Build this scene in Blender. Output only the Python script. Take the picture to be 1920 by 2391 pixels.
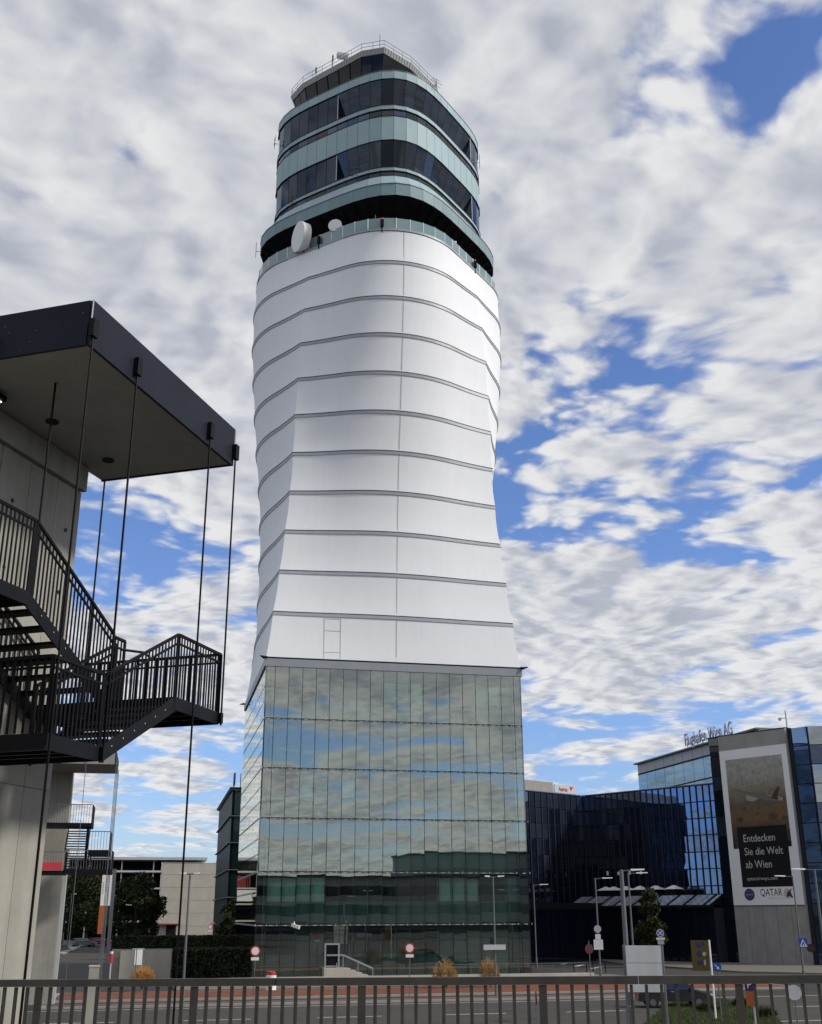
import bpy, math, random
import numpy as np
from mathutils import Vector, Matrix
random.seed(7)
R = math.radians
scene = bpy.context.scene
for o in list(bpy.data.objects): bpy.data.objects.remove(o)

# ------------------------------------------------------------------ camera
CZ = 5.2
F, PT, YAW, ROLL = 2586.0, R(19.94), R(12.5), R(-0.22)      # focal length in photo pixels, pitch, yaw, roll
fwv = np.array([math.sin(YAW)*math.cos(PT), math.cos(YAW)*math.cos(PT), math.sin(PT)])
_r = np.array([math.cos(YAW), -math.sin(YAW), 0.0]); _u = np.cross(_r, fwv)
RX = _r*math.cos(ROLL)+_u*math.sin(ROLL); UX = -_r*math.sin(ROLL)+_u*math.cos(ROLL)
cam = bpy.data.cameras.new('camera'); camo = bpy.data.objects.new('camera', cam)
scene.collection.objects.link(camo); scene.camera = camo
M = Matrix(((RX[0], UX[0], -fwv[0], 0), (RX[1], UX[1], -fwv[1], 0), (RX[2], UX[2], -fwv[2], CZ), (0, 0, 0, 1)))
camo.matrix_world = M
cam.sensor_fit = 'HORIZONTAL'; cam.sensor_width = 36.0; cam.lens = 36.0*F/1920.0
cam.clip_start = 0.1; cam.clip_end = 6000
scene.render.resolution_x = 822; scene.render.resolution_y = 1024

# ------------------------------------------------------------------ sky and sun
SUN_AZ_VEC = (0.905, -0.425)         # horizontal direction towards the sun
SUN_EL = 33.0
sx, sy = SUN_AZ_VEC
w = bpy.data.worlds.new('World'); scene.world = w; w.use_nodes = True
nt = w.node_tree; N = nt.nodes; L = nt.links; N.clear()
def nd(t, **k):
    n = N.new(t)
    for a, b in k.items(): setattr(n, a, b)
    return n
def lk(a, b): L.new(a, b)
def mth(op, a, b=None, c=None, clamp=False):
    n = nd('ShaderNodeMath', operation=op); n.use_clamp = clamp
    for i, v in enumerate((a, b, c)):
        if v is None: continue
        if isinstance(v, (int, float)): n.inputs[i].default_value = v
        else: lk(v, n.inputs[i])
    return n.outputs[0]
out = nd('ShaderNodeOutputWorld')
try: w.cycles.sampling_method = 'MANUAL'; w.cycles.sample_map_resolution = 512
except Exception: pass
sky = nd('ShaderNodeTexSky', sky_type='NISHITA'); sky.sun_disc = False
sky.sun_elevation = R(SUN_EL); sky.sun_rotation = math.atan2(sx, sy)
sky.air_density = 1.0; sky.dust_density = 0.6; sky.ozone_density = 2.5
bg1 = nd('ShaderNodeBackground'); bg1.inputs[1].default_value = 0.145
skymix = nd('ShaderNodeMixRGB', blend_type='MULTIPLY'); skymix.inputs[0].default_value = 1.0; skymix.inputs[2].default_value = (0.86, 0.97, 1.30, 1)
lk(sky.outputs[0], skymix.inputs[1]); lk(skymix.outputs[0], bg1.inputs[0])
tc = nd('ShaderNodeTexCoord'); sep = nd('ShaderNodeSeparateXYZ'); lk(tc.outputs['Generated'], sep.inputs[0])
zc = mth('MAXIMUM', sep.outputs[2], 0.0); den = mth('ADD', zc, 0.10)
px_ = mth('DIVIDE', sep.outputs[0], den); py_ = mth('DIVIDE', sep.outputs[1], den)
cmb = nd('ShaderNodeCombineXYZ'); lk(px_, cmb.inputs[0]); lk(py_, cmb.inputs[1]); cmb.inputs[2].default_value = 0.35
def noise(vec, scale, detail, rough, off=(0, 0, 0), dist=0.0):
    m = nd('ShaderNodeMapping'); m.inputs['Location'].default_value = off; lk(vec, m.inputs[0])
    n = nd('ShaderNodeTexNoise'); n.inputs['Scale'].default_value = scale; n.inputs['Detail'].default_value = detail
    n.inputs['Roughness'].default_value = rough; n.inputs['Distortion'].default_value = dist
    lk(m.outputs[0], n.inputs['Vector']); return n.outputs[0]
def voro(vec, scale, detail, off, smooth=0.6):
    m = nd('ShaderNodeMapping'); m.inputs['Location'].default_value = off; lk(vec, m.inputs[0])
    n = nd('ShaderNodeTexVoronoi', feature='SMOOTH_F1', voronoi_dimensions='2D'); n.inputs['Scale'].default_value = scale; n.inputs['Detail'].default_value = detail
    n.inputs['Roughness'].default_value = 0.55; n.inputs['Smoothness'].default_value = smooth; lk(m.outputs[0], n.inputs['Vector']); return n.outputs['Distance']
# gently warped coordinates so that no two banks of cloud look alike
wn = nd('ShaderNodeTexNoise'); wn.inputs['Scale'].default_value = 1.7; wn.inputs['Detail'].default_value = 4; lk(cmb.outputs[0], wn.inputs['Vector'])
wv = nd('ShaderNodeVectorMath', operation='MULTIPLY_ADD'); lk(wn.outputs['Color'], wv.inputs[0]); wv.inputs[1].default_value = (0.30, 0.30, 0.30); lk(cmb.outputs[0], wv.inputs[2])
WV = wv.outputs[0]
puff = nd('ShaderNodeMapRange'); puff.interpolation_type = 'SMOOTHSTEP'; lk(zc, puff.inputs[0]); puff.inputs[1].default_value = 0.10; puff.inputs[2].default_value = 0.40
puff.inputs[3].default_value = 0.07; puff.inputs[4].default_value = 0.20          # far cloud flattens into streaks
def field(dx, dy, full=True):
    a = noise(WV, 2.3, 10 if full else 7, 0.56, (3.2+dx, 1.1+dy, 0))
    v = voro(WV, 7.5, 2.5, (0.4+dx, 2.2+dy, 0))
    f = mth('ADD', mth('MULTIPLY', a, 0.86), mth('MULTIPLY', mth('SUBTRACT', 0.45, v), puff.outputs[0]))
    return f
fA = field(0, 0); fS = field(-0.040*sx, -0.040*sy, False)
nB = noise(cmb.outputs[0], 0.75, 3, 0.5, (7.7, 2.3, 0))
base = mth('ADD', fA, mth('MULTIPLY', nB, 0.30))
# the deck of cloud breaks up towards the horizon
lowz = nd('ShaderNodeMapRange'); lowz.interpolation_type = 'SMOOTHSTEP'
lk(zc, lowz.inputs[0]); lowz.inputs[1].default_value = 0.12; lowz.inputs[2].default_value = 0.24
lowz.inputs[3].default_value = -0.01; lowz.inputs[4].default_value = 0.118
dens = mth('ADD', base, lowz.outputs[0])
# gaps of open sky in the deck and its denser parts: (x, y) on the cloud plane, radius, depth
for (hx, hy, hr, hdp) in ((0.57, 0.97, 0.15, -0.145), (0.64, 0.84, 0.10, -0.12), (0.34, 1.13, 0.09, -0.15), (0.57, 1.25, 0.07, -0.13), (0.60, 1.50, 0.17, -0.14), (0.80, 1.52, 0.14, -0.11),
                          (0.66, 1.84, 0.22, -0.13), (0.95, 2.00, 0.20, -0.11), (-0.06, 2.45, 0.24, -0.12), (0.05, 2.15, 0.15, -0.08), (0.85, 1.15, 0.20, 0.05),
                          (-0.02, 1.05, 0.55, 0.12), (1.15, 2.55, 0.45, 0.05), (-0.25, 1.7, 0.4, 0.05)):
    vm = nd('ShaderNodeVectorMath', operation='DISTANCE'); lk(cmb.outputs[0], vm.inputs[0]); vm.inputs[1].default_value = (hx, hy, 0.35)
    fo = nd('ShaderNodeMapRange'); fo.interpolation_type = 'SMOOTHSTEP'; lk(vm.outputs['Value'], fo.inputs[0]); fo.inputs[1].default_value = 0.0; fo.inputs[2].default_value = hr*1.9
    fo.inputs[3].default_value = hdp; fo.inputs[4].default_value = 0.0
    dens = mth('ADD', dens, fo.outputs[0])
# more cloud behind the camera, as the tower's glass mirrors it
dens = mth('ADD', dens, mth('MULTIPLY', mth('MAXIMUM', mth('MULTIPLY', sep.outputs[1], -1.0), 0.0), 0.045))
cov = nd('ShaderNodeMapRange'); cov.interpolation_type = 'SMOOTHSTEP'
lk(dens, cov.inputs[0]); cov.inputs[1].default_value = 0.485; cov.inputs[2].default_value = 0.61
gain = nd('ShaderNodeMapRange'); lk(zc, gain.inputs[0]); gain.inputs[1].default_value = 0.03; gain.inputs[2].default_value = 0.38; gain.inputs[3].default_value = 12.0; gain.inputs[4].default_value = 5.0
shade = mth('ADD', mth('MULTIPLY', mth('SUBTRACT', fA, fS), gain.outputs[0]), 0.56, clamp=True)
thick = nd('ShaderNodeMapRange'); lk(dens, thick.inputs[0]); thick.inputs[1].default_value = 0.56; thick.inputs[2].default_value = 0.90
thick.inputs[3].default_value = 1.0; thick.inputs[4].default_value = 0.72
lum = mth('MULTIPLY', mth('ADD', mth('MULTIPLY', shade, 0.46), 0.63), thick.outputs[0])
ramp = nd('ShaderNodeValToRGB'); lk(lum, ramp.inputs[0])
e = ramp.color_ramp.elements; e[0].position = 0.30; e[0].color = (0.30, 0.34, 0.44, 1); e[1].position = 1.0; e[1].color = (0.98, 0.98, 0.98, 1)
m_ = e.new(0.62); m_.color = (0.58, 0.61, 0.69, 1)
bg2 = nd('ShaderNodeBackground'); lk(ramp.outputs[0], bg2.inputs[0]); bg2.inputs[1].default_value = 0.97
mx = nd('ShaderNodeMixShader'); lk(mth('MULTIPLY', cov.outputs[0], 0.97), mx.inputs[0]); lk(bg1.outputs[0], mx.inputs[1]); lk(bg2.outputs[0], mx.inputs[2])
lk(mx.outputs[0], out.inputs[0])

sun = bpy.data.lights.new('sun', 'SUN'); sun.energy = 3.5; sun.angle = R(6.0); sun.color = (1.0, 0.95, 0.87)
suno = bpy.data.objects.new('sun', sun); scene.collection.objects.link(suno)
ce = math.cos(R(SUN_EL)); nrm = math.hypot(sx, sy)
sv = Vector((sx/nrm*ce, sy/nrm*ce, math.sin(R(SUN_EL))))
suno.rotation_euler = (-sv).to_track_quat('-Z', 'Y').to_euler()
scene.view_settings.view_transform = 'Standard'; scene.view_settings.look = 'None'
scene.view_settings.exposure = -0.22; scene.view_settings.gamma = 1.0
scene.render.engine = 'CYCLES'
try:
    scene.cycles.transparent_max_bounces = 16; scene.cycles.max_bounces = 8
except Exception: pass

# ------------------------------------------------------------------ pixel helpers (a pixel gives a direction only)
C0 = np.array([0, 0, CZ])
def ray(px, py): return fwv*F+RX*(px-960)+UX*(1195.5-py)
def hit(px, py, n, d0):
    d = ray(px, py); n = np.asarray(n, float); return C0+d*((d0-n@C0)/(n@d))
def onY(px, py, y): return hit(px, py, (0, 1, 0), y)
def onZ(px, py, z): return hit(px, py, (0, 0, 1), z)
def G(px, py): return onZ(px, py, 0.0)
def atD(px, py, D):
    d = ray(px, py); return C0+d*(D/math.hypot(d[0], d[1]))

# ------------------------------------------------------------------ materials
MATS = {}
DULL = {'membrane', 'dark_steel', 'black_steel', 'fascia', 'dark_line', 'recess', 'dark_clad', 'print_black', 'hedge', 'leaf_dark', 'leaf_mid', 'soffit', 'concrete', 'room_dark', 'green_panel', 'bark', 'asphalt', 'asphalt_light', 'rail_paint'}
def mat(name, col, rough=0.6, var=0.0, scale=2.0, bump=0.0, bscale=20.0, metal=0.0, ior=1.45, col2=None, stretch=(1, 1, 1), streak=0.0, emit=None, perobj=0.0):
    m = bpy.data.materials.new(name); m.use_nodes = True; t = m.node_tree; b = t.nodes['Principled BSDF']
    b.inputs['Roughness'].default_value = rough; b.inputs['Specular IOR Level'].default_value = 0.12 if name in DULL else 0.5; b.inputs['Metallic'].default_value = metal; b.inputs['IOR'].default_value = ior
    c = (*col, 1) if len(col) == 3 else col
    b.inputs['Base Color'].default_value = c
    geo = t.nodes.new('ShaderNodeNewGeometry')
    colout = None
    if var or col2:
        mp = t.nodes.new('ShaderNodeMapping'); mp.inputs['Scale'].default_value = stretch; t.links.new(geo.outputs['Position'], mp.inputs[0])
        n = t.nodes.new('ShaderNodeTexNoise'); n.inputs['Scale'].default_value = scale; n.inputs['Detail'].default_value = 8; n.inputs['Roughness'].default_value = 0.62
        t.links.new(mp.outputs[0], n.inputs['Vector'])
        r = t.nodes.new('ShaderNodeValToRGB'); r.color_ramp.elements[0].position = 0.3; r.color_ramp.elements[1].position = 0.7
        ca = col2 if col2 else tuple(x*(1-var) for x in col)
        cb = col if col2 else tuple(min(1, x*(1+var)) for x in col)
        r.color_ramp.elements[0].color = (*ca[:3], 1); r.color_ramp.elements[1].color = (*cb[:3], 1)
        t.links.new(n.outputs[0], r.inputs[0]); colout = r.outputs[0]
    if streak:
        mp = t.nodes.new('ShaderNodeMapping'); mp.inputs['Scale'].default_value = (1.6, 1.6, 0.05); t.links.new(geo.outputs['Position'], mp.inputs[0])
        n = t.nodes.new('ShaderNodeTexNoise'); n.inputs['Scale'].default_value = 1.5; n.inputs['Detail'].default_value = 6; n.inputs['Roughness'].default_value = 0.7
        t.links.new(mp.outputs[0], n.inputs['Vector'])
        mr = t.nodes.new('ShaderNodeMapRange'); mr.inputs[1].default_value = 0.45; mr.inputs[2].default_value = 0.75; mr.inputs[3].default_value = 1.0; mr.inputs[4].default_value = 1-streak
        t.links.new(n.outputs[0], mr.inputs[0])
        mu = t.nodes.new('ShaderNodeMixRGB'); mu.blend_type = 'MULTIPLY'; mu.inputs[0].default_value = 1
        if colout: t.links.new(colout, mu.inputs[1])
        else: mu.inputs[1].default_value = c
        t.links.new(mr.outputs[0], mu.inputs[2]); colout = mu.outputs[0]
    if perobj:
        oi = t.nodes.new('ShaderNodeObjectInfo')
        mr = t.nodes.new('ShaderNodeMapRange'); mr.inputs[3].default_value = 1-perobj; mr.inputs[4].default_value = 1+perobj
        t.links.new(oi.outputs['Random'], mr.inputs[0])
        mu = t.nodes.new('ShaderNodeMixRGB'); mu.blend_type = 'MULTIPLY'; mu.inputs[0].default_value = 1
        if colout: t.links.new(colout, mu.inputs[1])
        else: mu.inputs[1].default_value = c
        t.links.new(mr.outputs[0], mu.inputs[2]); colout = mu.outputs[0]
    if colout: t.links.new(colout, b.inputs['Base Color'])
    if bump:
        n = t.nodes.new('ShaderNodeTexNoise'); n.inputs['Scale'].default_value = bscale; n.inputs['Detail'].default_value = 5
        t.links.new(geo.outputs['Position'], n.inputs['Vector'])
        bp = t.nodes.new('ShaderNodeBump'); bp.inputs['Strength'].default_value = bump; bp.inputs['Distance'].default_value = 0.02
        t.links.new(n.outputs[0], bp.inputs['Height']); t.links.new(bp.outputs[0], b.inputs['Normal'])
    if emit:
        b.inputs['Emission Color'].default_value = (*emit[:3], 1); b.inputs['Emission Strength'].default_value = emit[3]
    MATS[name] = m; return m

def glass(name, tint, f0, clear, body=(0.02, 0.03, 0.03), wob=0.02, rough=0.01, perobj=0.0, refl=(0.95, 0.97, 1.0)):
    """coated glazing: mirror reflection growing towards grazing, over clear (see-through) or dark body colour"""
    m = bpy.data.materials.new(name); m.use_nodes = True; t = m.node_tree; nn = t.nodes; nn.clear(); l = t.links
    o = nn.new('ShaderNodeOutputMaterial'); mix = nn.new('ShaderNodeMixShader')
    lw = nn.new('ShaderNodeLayerWeight'); lw.inputs[0].default_value = 0.5
    p = nn.new('ShaderNodeMath'); p.operation = 'POWER'; l.new(lw.outputs['Facing'], p.inputs[0]); p.inputs[1].default_value = 5
    a = nn.new('ShaderNodeMath'); a.operation = 'MULTIPLY_ADD'; l.new(p.outputs[0], a.inputs[0]); a.inputs[1].default_value = 1-f0; a.inputs[2].default_value = f0
    g = nn.new('ShaderNodeBsdfGlossy'); g.inputs['Roughness'].default_value = rough; g.inputs['Color'].default_value = (*refl, 1)
    if wob:
        geo = nn.new('ShaderNodeNewGeometry'); oi = nn.new('ShaderNodeObjectInfo')
        va = nn.new('ShaderNodeVectorMath'); va.operation = 'ADD'; l.new(geo.outputs['Position'], va.inputs[0])
        sc = nn.new('ShaderNodeMath'); sc.operation = 'MULTIPLY'; l.new(oi.outputs['Random'], sc.inputs[0]); sc.inputs[1].default_value = 90
        l.new(sc.outputs[0], va.inputs[1])
        nz = nn.new('ShaderNodeTexNoise'); nz.inputs['Scale'].default_value = 0.5; nz.inputs['Detail'].default_value = 1; l.new(va.outputs[0], nz.inputs['Vector'])
        bp = nn.new('ShaderNodeBump'); bp.inputs['Strength'].default_value = 1.0; bp.inputs['Distance'].default_value = wob; l.new(nz.outputs[0], bp.inputs['Height'])
        l.new(bp.outputs[0], g.inputs['Normal'])
    if clear:
        b = nn.new('ShaderNodeBsdfTransparent'); b.inputs[0].default_value = (*tint, 1)
    else:
        b = nn.new('ShaderNodeBsdfDiffuse'); b.inputs[0].default_value = (*body, 1)
        if perobj:
            oi2 = nn.new('ShaderNodeObjectInfo'); mr = nn.new('ShaderNodeMapRange'); mr.inputs[3].default_value = 1-perobj; mr.inputs[4].default_value = 1+perobj
            l.new(oi2.outputs['Random'], mr.inputs[0])
            mu = nn.new('ShaderNodeMixRGB'); mu.blend_type = 'MULTIPLY'; mu.inputs[0].default_value = 1; mu.inputs[1].default_value = (*body, 1); l.new(mr.outputs[0], mu.inputs[2])
            l.new(mu.outputs[0], b.inputs[0])
    l.new(a.outputs[0], mix.inputs[0]); l.new(b.outputs[0], mix.inputs[1]); l.new(g.outputs[0], mix.inputs[2]); l.new(mix.outputs[0], o.inputs[0])
    MATS[name] = m; return m

mat('membrane', (0.81, 0.825, 0.845), 0.6, var=0.02, scale=0.25, streak=0.04)
mat('strip', (0.33, 0.35, 0.385), 0.45, var=0.08, scale=1.5)
mat('dark_line', (0.025, 0.028, 0.04), 0.6)
mat('inner_frame', (0.055, 0.065, 0.068), 0.5, var=0.06, scale=1.0)
mat('coping', (0.26, 0.28, 0.31), 0.45, var=0.06, scale=1.0)
mat('dark_steel', (0.0085, 0.009, 0.012), 0.55, var=0.25, scale=3)
mat('black_steel', (0.0045, 0.0045, 0.006), 0.5, var=0.2, scale=3)
mat('grey_steel', (0.13, 0.135, 0.15), 0.5, var=0.12, scale=3, metal=0.2)
mat('light_steel', (0.5, 0.52, 0.54), 0.4, metal=0.3)
mat('fascia', (0.016, 0.0175, 0.028), 0.5, var=0.10, scale=0.9, bump=0.05, bscale=3)
mat('soffit', (0.34, 0.33, 0.305), 0.85, var=0.08, scale=1.2)
mat('concrete', (0.34, 0.326, 0.282), 0.88, var=0.14, scale=0.8, bump=0.25, bscale=9, streak=0.22)
mat('concrete_far', (0.43, 0.40, 0.34), 0.9, var=0.10, scale=0.5, streak=0.12)
mat('concrete_grey', (0.27, 0.265, 0.255), 0.9, var=0.12, scale=0.7, streak=0.14)
mat('asphalt', (0.062, 0.060, 0.058), 0.92, var=0.22, scale=0.45, bump=0.4, bscale=40)
mat('asphalt_light', (0.075, 0.071, 0.066), 0.92, var=0.15, scale=0.6, bump=0.3, bscale=40)
mat('paving', (0.16, 0.145, 0.125), 0.9, var=0.10, scale=0.9, bump=0.2, bscale=20)
mat('kerb', (0.29, 0.28, 0.262), 0.85, var=0.12, scale=1.2)
mat('red_bed', (0.165, 0.052, 0.022), 0.95, var=0.3, scale=1.1, bump=0.6, bscale=14)
mat('road_paint', (0.72, 0.72, 0.70), 0.7, var=0.10, scale=2)
mat('white_paint', (0.78, 0.78, 0.77), 0.45, var=0.04, scale=2)
mat('red_paint', (0.50, 0.03, 0.03), 0.45)
mat('red_cloth', (0.55, 0.045, 0.06), 0.8, var=0.1, scale=4)
mat('blue_paint', (0.02, 0.09, 0.42), 0.4)
mat('yellow_board', (0.12, 0.08, 0.012), 0.5, var=0.1)
mat('orange_paint', (0.42, 0.11, 0.03), 0.5, var=0.1)
mat('board_back', (0.74, 0.74, 0.71), 0.5, var=0.06, scale=1.5, streak=0.1)
mat('dish', (0.78, 0.78, 0.76), 0.45)
mat('rib_white', (0.40, 0.405, 0.41), 0.5, var=0.05)
mat('bark', (0.06, 0.045, 0.035), 0.9, var=0.3, scale=6, stretch=(1, 1, .3))
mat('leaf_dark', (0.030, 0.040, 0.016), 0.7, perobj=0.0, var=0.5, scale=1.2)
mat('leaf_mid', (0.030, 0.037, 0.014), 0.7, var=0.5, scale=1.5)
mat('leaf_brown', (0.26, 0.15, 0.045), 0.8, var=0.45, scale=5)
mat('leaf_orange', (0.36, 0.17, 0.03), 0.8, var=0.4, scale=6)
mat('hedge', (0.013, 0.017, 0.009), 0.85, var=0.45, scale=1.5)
mat('grass', (0.055, 0.075, 0.020), 0.9, var=0.4, scale=1.2)
mat('rubber', (0.012, 0.012, 0.012), 0.8)
mat('dark_clad', (0.016, 0.017, 0.018), 0.6, var=0.2, scale=1)
mat('curtain', (0.18, 0.30, 0.285), 0.9, var=0.12, scale=3, stretch=(4, 4, .1), perobj=0.25)
mat('blind', (0.085, 0.092, 0.088), 0.85, var=0.05, scale=2, perobj=0.2)
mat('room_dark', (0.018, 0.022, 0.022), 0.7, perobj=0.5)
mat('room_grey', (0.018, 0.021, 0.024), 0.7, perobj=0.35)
mat('spandrel', (0.055, 0.098, 0.100), 0.25, var=0.07, scale=0.5, perobj=0.10)
mat('grating', (0.16, 0.17, 0.16), 0.5, var=0.3, scale=5)
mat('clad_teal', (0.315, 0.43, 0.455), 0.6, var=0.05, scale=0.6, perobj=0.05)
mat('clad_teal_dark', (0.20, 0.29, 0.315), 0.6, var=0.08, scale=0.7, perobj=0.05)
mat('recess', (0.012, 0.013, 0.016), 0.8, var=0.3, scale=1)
mat('poster_white', (0.68, 0.69, 0.70), 0.6, var=0.03, scale=0.6)
mat('sign_grey', (0.50, 0.52, 0.56), 0.6)
mat('print_black', (0.012, 0.012, 0.014), 0.5)
mat('print_grey', (0.42, 0.42, 0.42), 0.6)
mat('print_fuselage', (0.27, 0.25, 0.22), 0.6)
mat('print_navy', (0.035, 0.04, 0.13), 0.5, var=0.3, scale=0.8)
mat('print_maroon', (0.055, 0.012, 0.018), 0.5)
mat('print_wing', (0.13, 0.115, 0.10), 0.6)
mat('print_bush', (0.055, 0.038, 0.02), 0.7)
mat('letters', (0.26, 0.30, 0.42), 0.5)
mat('brick_red', (0.20, 0.025, 0.02), 0.7, var=0.12, scale=0.6)
mat('car_white', (0.72, 0.73, 0.75), 0.25, ior=1.6)
mat('car_black', (0.008, 0.008, 0.010), 0.25, ior=1.4)
mat('car_grey', (0.16, 0.17, 0.18), 0.25, ior=1.6)
mat('car_red', (0.22, 0.02, 0.02), 0.25, ior=1.6)
mat('tail_red', (0.35, 0.01, 0.012), 0.3)
mat('lamp_lens', (0.8, 0.8, 0.75), 0.3)
mat('led', (0.9, 0.9, 0.85), 0.3, emit=(1.0, 0.97, 0.9, 6.0))
mat('cladding_far', (0.20, 0.20, 0.20), 0.7, var=0.15, scale=0.4)
glass('skin_glass', (0.86, 0.93, 0.91), 0.20, True, wob=0.0015, refl=(1.0, 1.0, 0.92))
glass('bal_glass', (0.62, 0.80, 0.80), 0.10, False, body=(0.16, 0.255, 0.265), wob=0.0, perobj=0.12)
glass('head_glass', (0, 0, 0), 0.055, False, body=(0.006, 0.009, 0.016), wob=0.002, perobj=0.6, refl=(0.75, 0.85, 1.0))
glass('cab_glass', (0, 0, 0), 0.03, False, body=(0.006, 0.007, 0.008), wob=0.004)
glass('strip_glass', (0, 0, 0), 0.05, False, body=(0.015, 0.02, 0.022), wob=0.004, perobj=0.7)
glass('office_glass', (0, 0, 0), 0.32, False, body=(0.004, 0.005, 0.010), wob=0.004, refl=(0.34, 0.55, 1.0))
glass('office_glass_grey', (0, 0, 0), 0.12, False, body=(0.018, 0.022, 0.036), wob=0.006, perobj=0.3, refl=(0.6, 0.72, 1.0))
glass('office_glass_pale', (0, 0, 0), 0.22, False, body=(0.20, 0.25, 0.26), wob=0.004, perobj=0.25)
glass('office_dark', (0, 0, 0), 0.07, False, body=(0.005, 0.006, 0.015), wob=0.004)
glass('office_light', (0, 0, 0), 0.30, False, body=(0.09, 0.17, 0.24), wob=0.004, perobj=0.12, refl=(0.55, 0.8, 1.0))
mat('green_panel', (0.012, 0.026, 0.025), 0.5, var=0.3, scale=0.6, perobj=0.4)
glass('green_glass', (0, 0, 0), 0.12, False, body=(0.012, 0.028, 0.026), wob=0.006, perobj=0.5)
glass('car_glass', (0, 0, 0), 0.10, False, body=(0.01, 0.012, 0.014), wob=0.0)
glass('roof_glass', (0, 0, 0), 0.25, False, body=(0.30, 0.32, 0.36), wob=0.002, perobj=0.25)

# poster picture: a flat print of a hazy sky over brown dunes
def poster_mat(z0, z1):
    m = bpy.data.materials.new('poster_print'); m.use_nodes = True; t = m.node_tree; b = t.nodes['Principled BSDF']; b.inputs['Roughness'].default_value = 0.55
    geo = t.nodes.new('ShaderNodeNewGeometry'); s = t.nodes.new('ShaderNodeSeparateXYZ'); t.links.new(geo.outputs['Position'], s.inputs[0])
    n = t.nodes.new('ShaderNodeTexNoise'); n.inputs['Scale'].default_value = 0.45; n.inputs['Detail'].default_value = 7; t.links.new(geo.outputs['Position'], n.inputs['Vector'])
    mr = t.nodes.new('ShaderNodeMapRange'); t.links.new(s.outputs[2], mr.inputs[0]); mr.inputs[1].default_value = z0; mr.inputs[2].default_value = z1
    ad = t.nodes.new('ShaderNodeMath'); ad.operation = 'MULTIPLY_ADD'; t.links.new(n.outputs[0], ad.inputs[0]); ad.inputs[1].default_value = 0.20; t.links.new(mr.outputs[0], ad.inputs[2])
    r = t.nodes.new('ShaderNodeValToRGB'); e = r.color_ramp.elements
    e[0].position = 0.10; e[0].color = (0.012, 0.008, 0.006, 1); e[1].position = 1.0; e[1].color = (0.36, 0.35, 0.31, 1)
    for p, c in ((0.22, (0.055, 0.028, 0.012)), (0.40, (0.165, 0.085, 0.032)), (0.49, (0.15, 0.085, 0.035)), (0.56, (0.10, 0.08, 0.055)), (0.68, (0.20, 0.17, 0.11)), (0.84, (0.31, 0.29, 0.25))):
        q = e.new(p); q.color = (*c, 1)
    t.links.new(ad.outputs[0], r.inputs[0])
    n2 = t.nodes.new('ShaderNodeTexNoise'); n2.inputs['Scale'].default_value = 2.2; n2.inputs['Detail'].default_value = 6; t.links.new(geo.outputs['Position'], n2.inputs['Vector'])
    mr2 = t.nodes.new('ShaderNodeMapRange'); mr2.inputs[1].default_value = .3; mr2.inputs[2].default_value = .7; mr2.inputs[3].default_value = .58; mr2.inputs[4].default_value = .95; t.links.new(n2.outputs[0], mr2.inputs[0])
    mu = t.nodes.new('ShaderNodeMixRGB'); mu.blend_type = 'MULTIPLY'; mu.inputs[0].default_value = 1; t.links.new(r.outputs[0], mu.inputs[1]); t.links.new(mr2.outputs[0], mu.inputs[2])
    t.links.new(mu.outputs[0], b.inputs['Base Color']); MATS['poster_print'] = m

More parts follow.
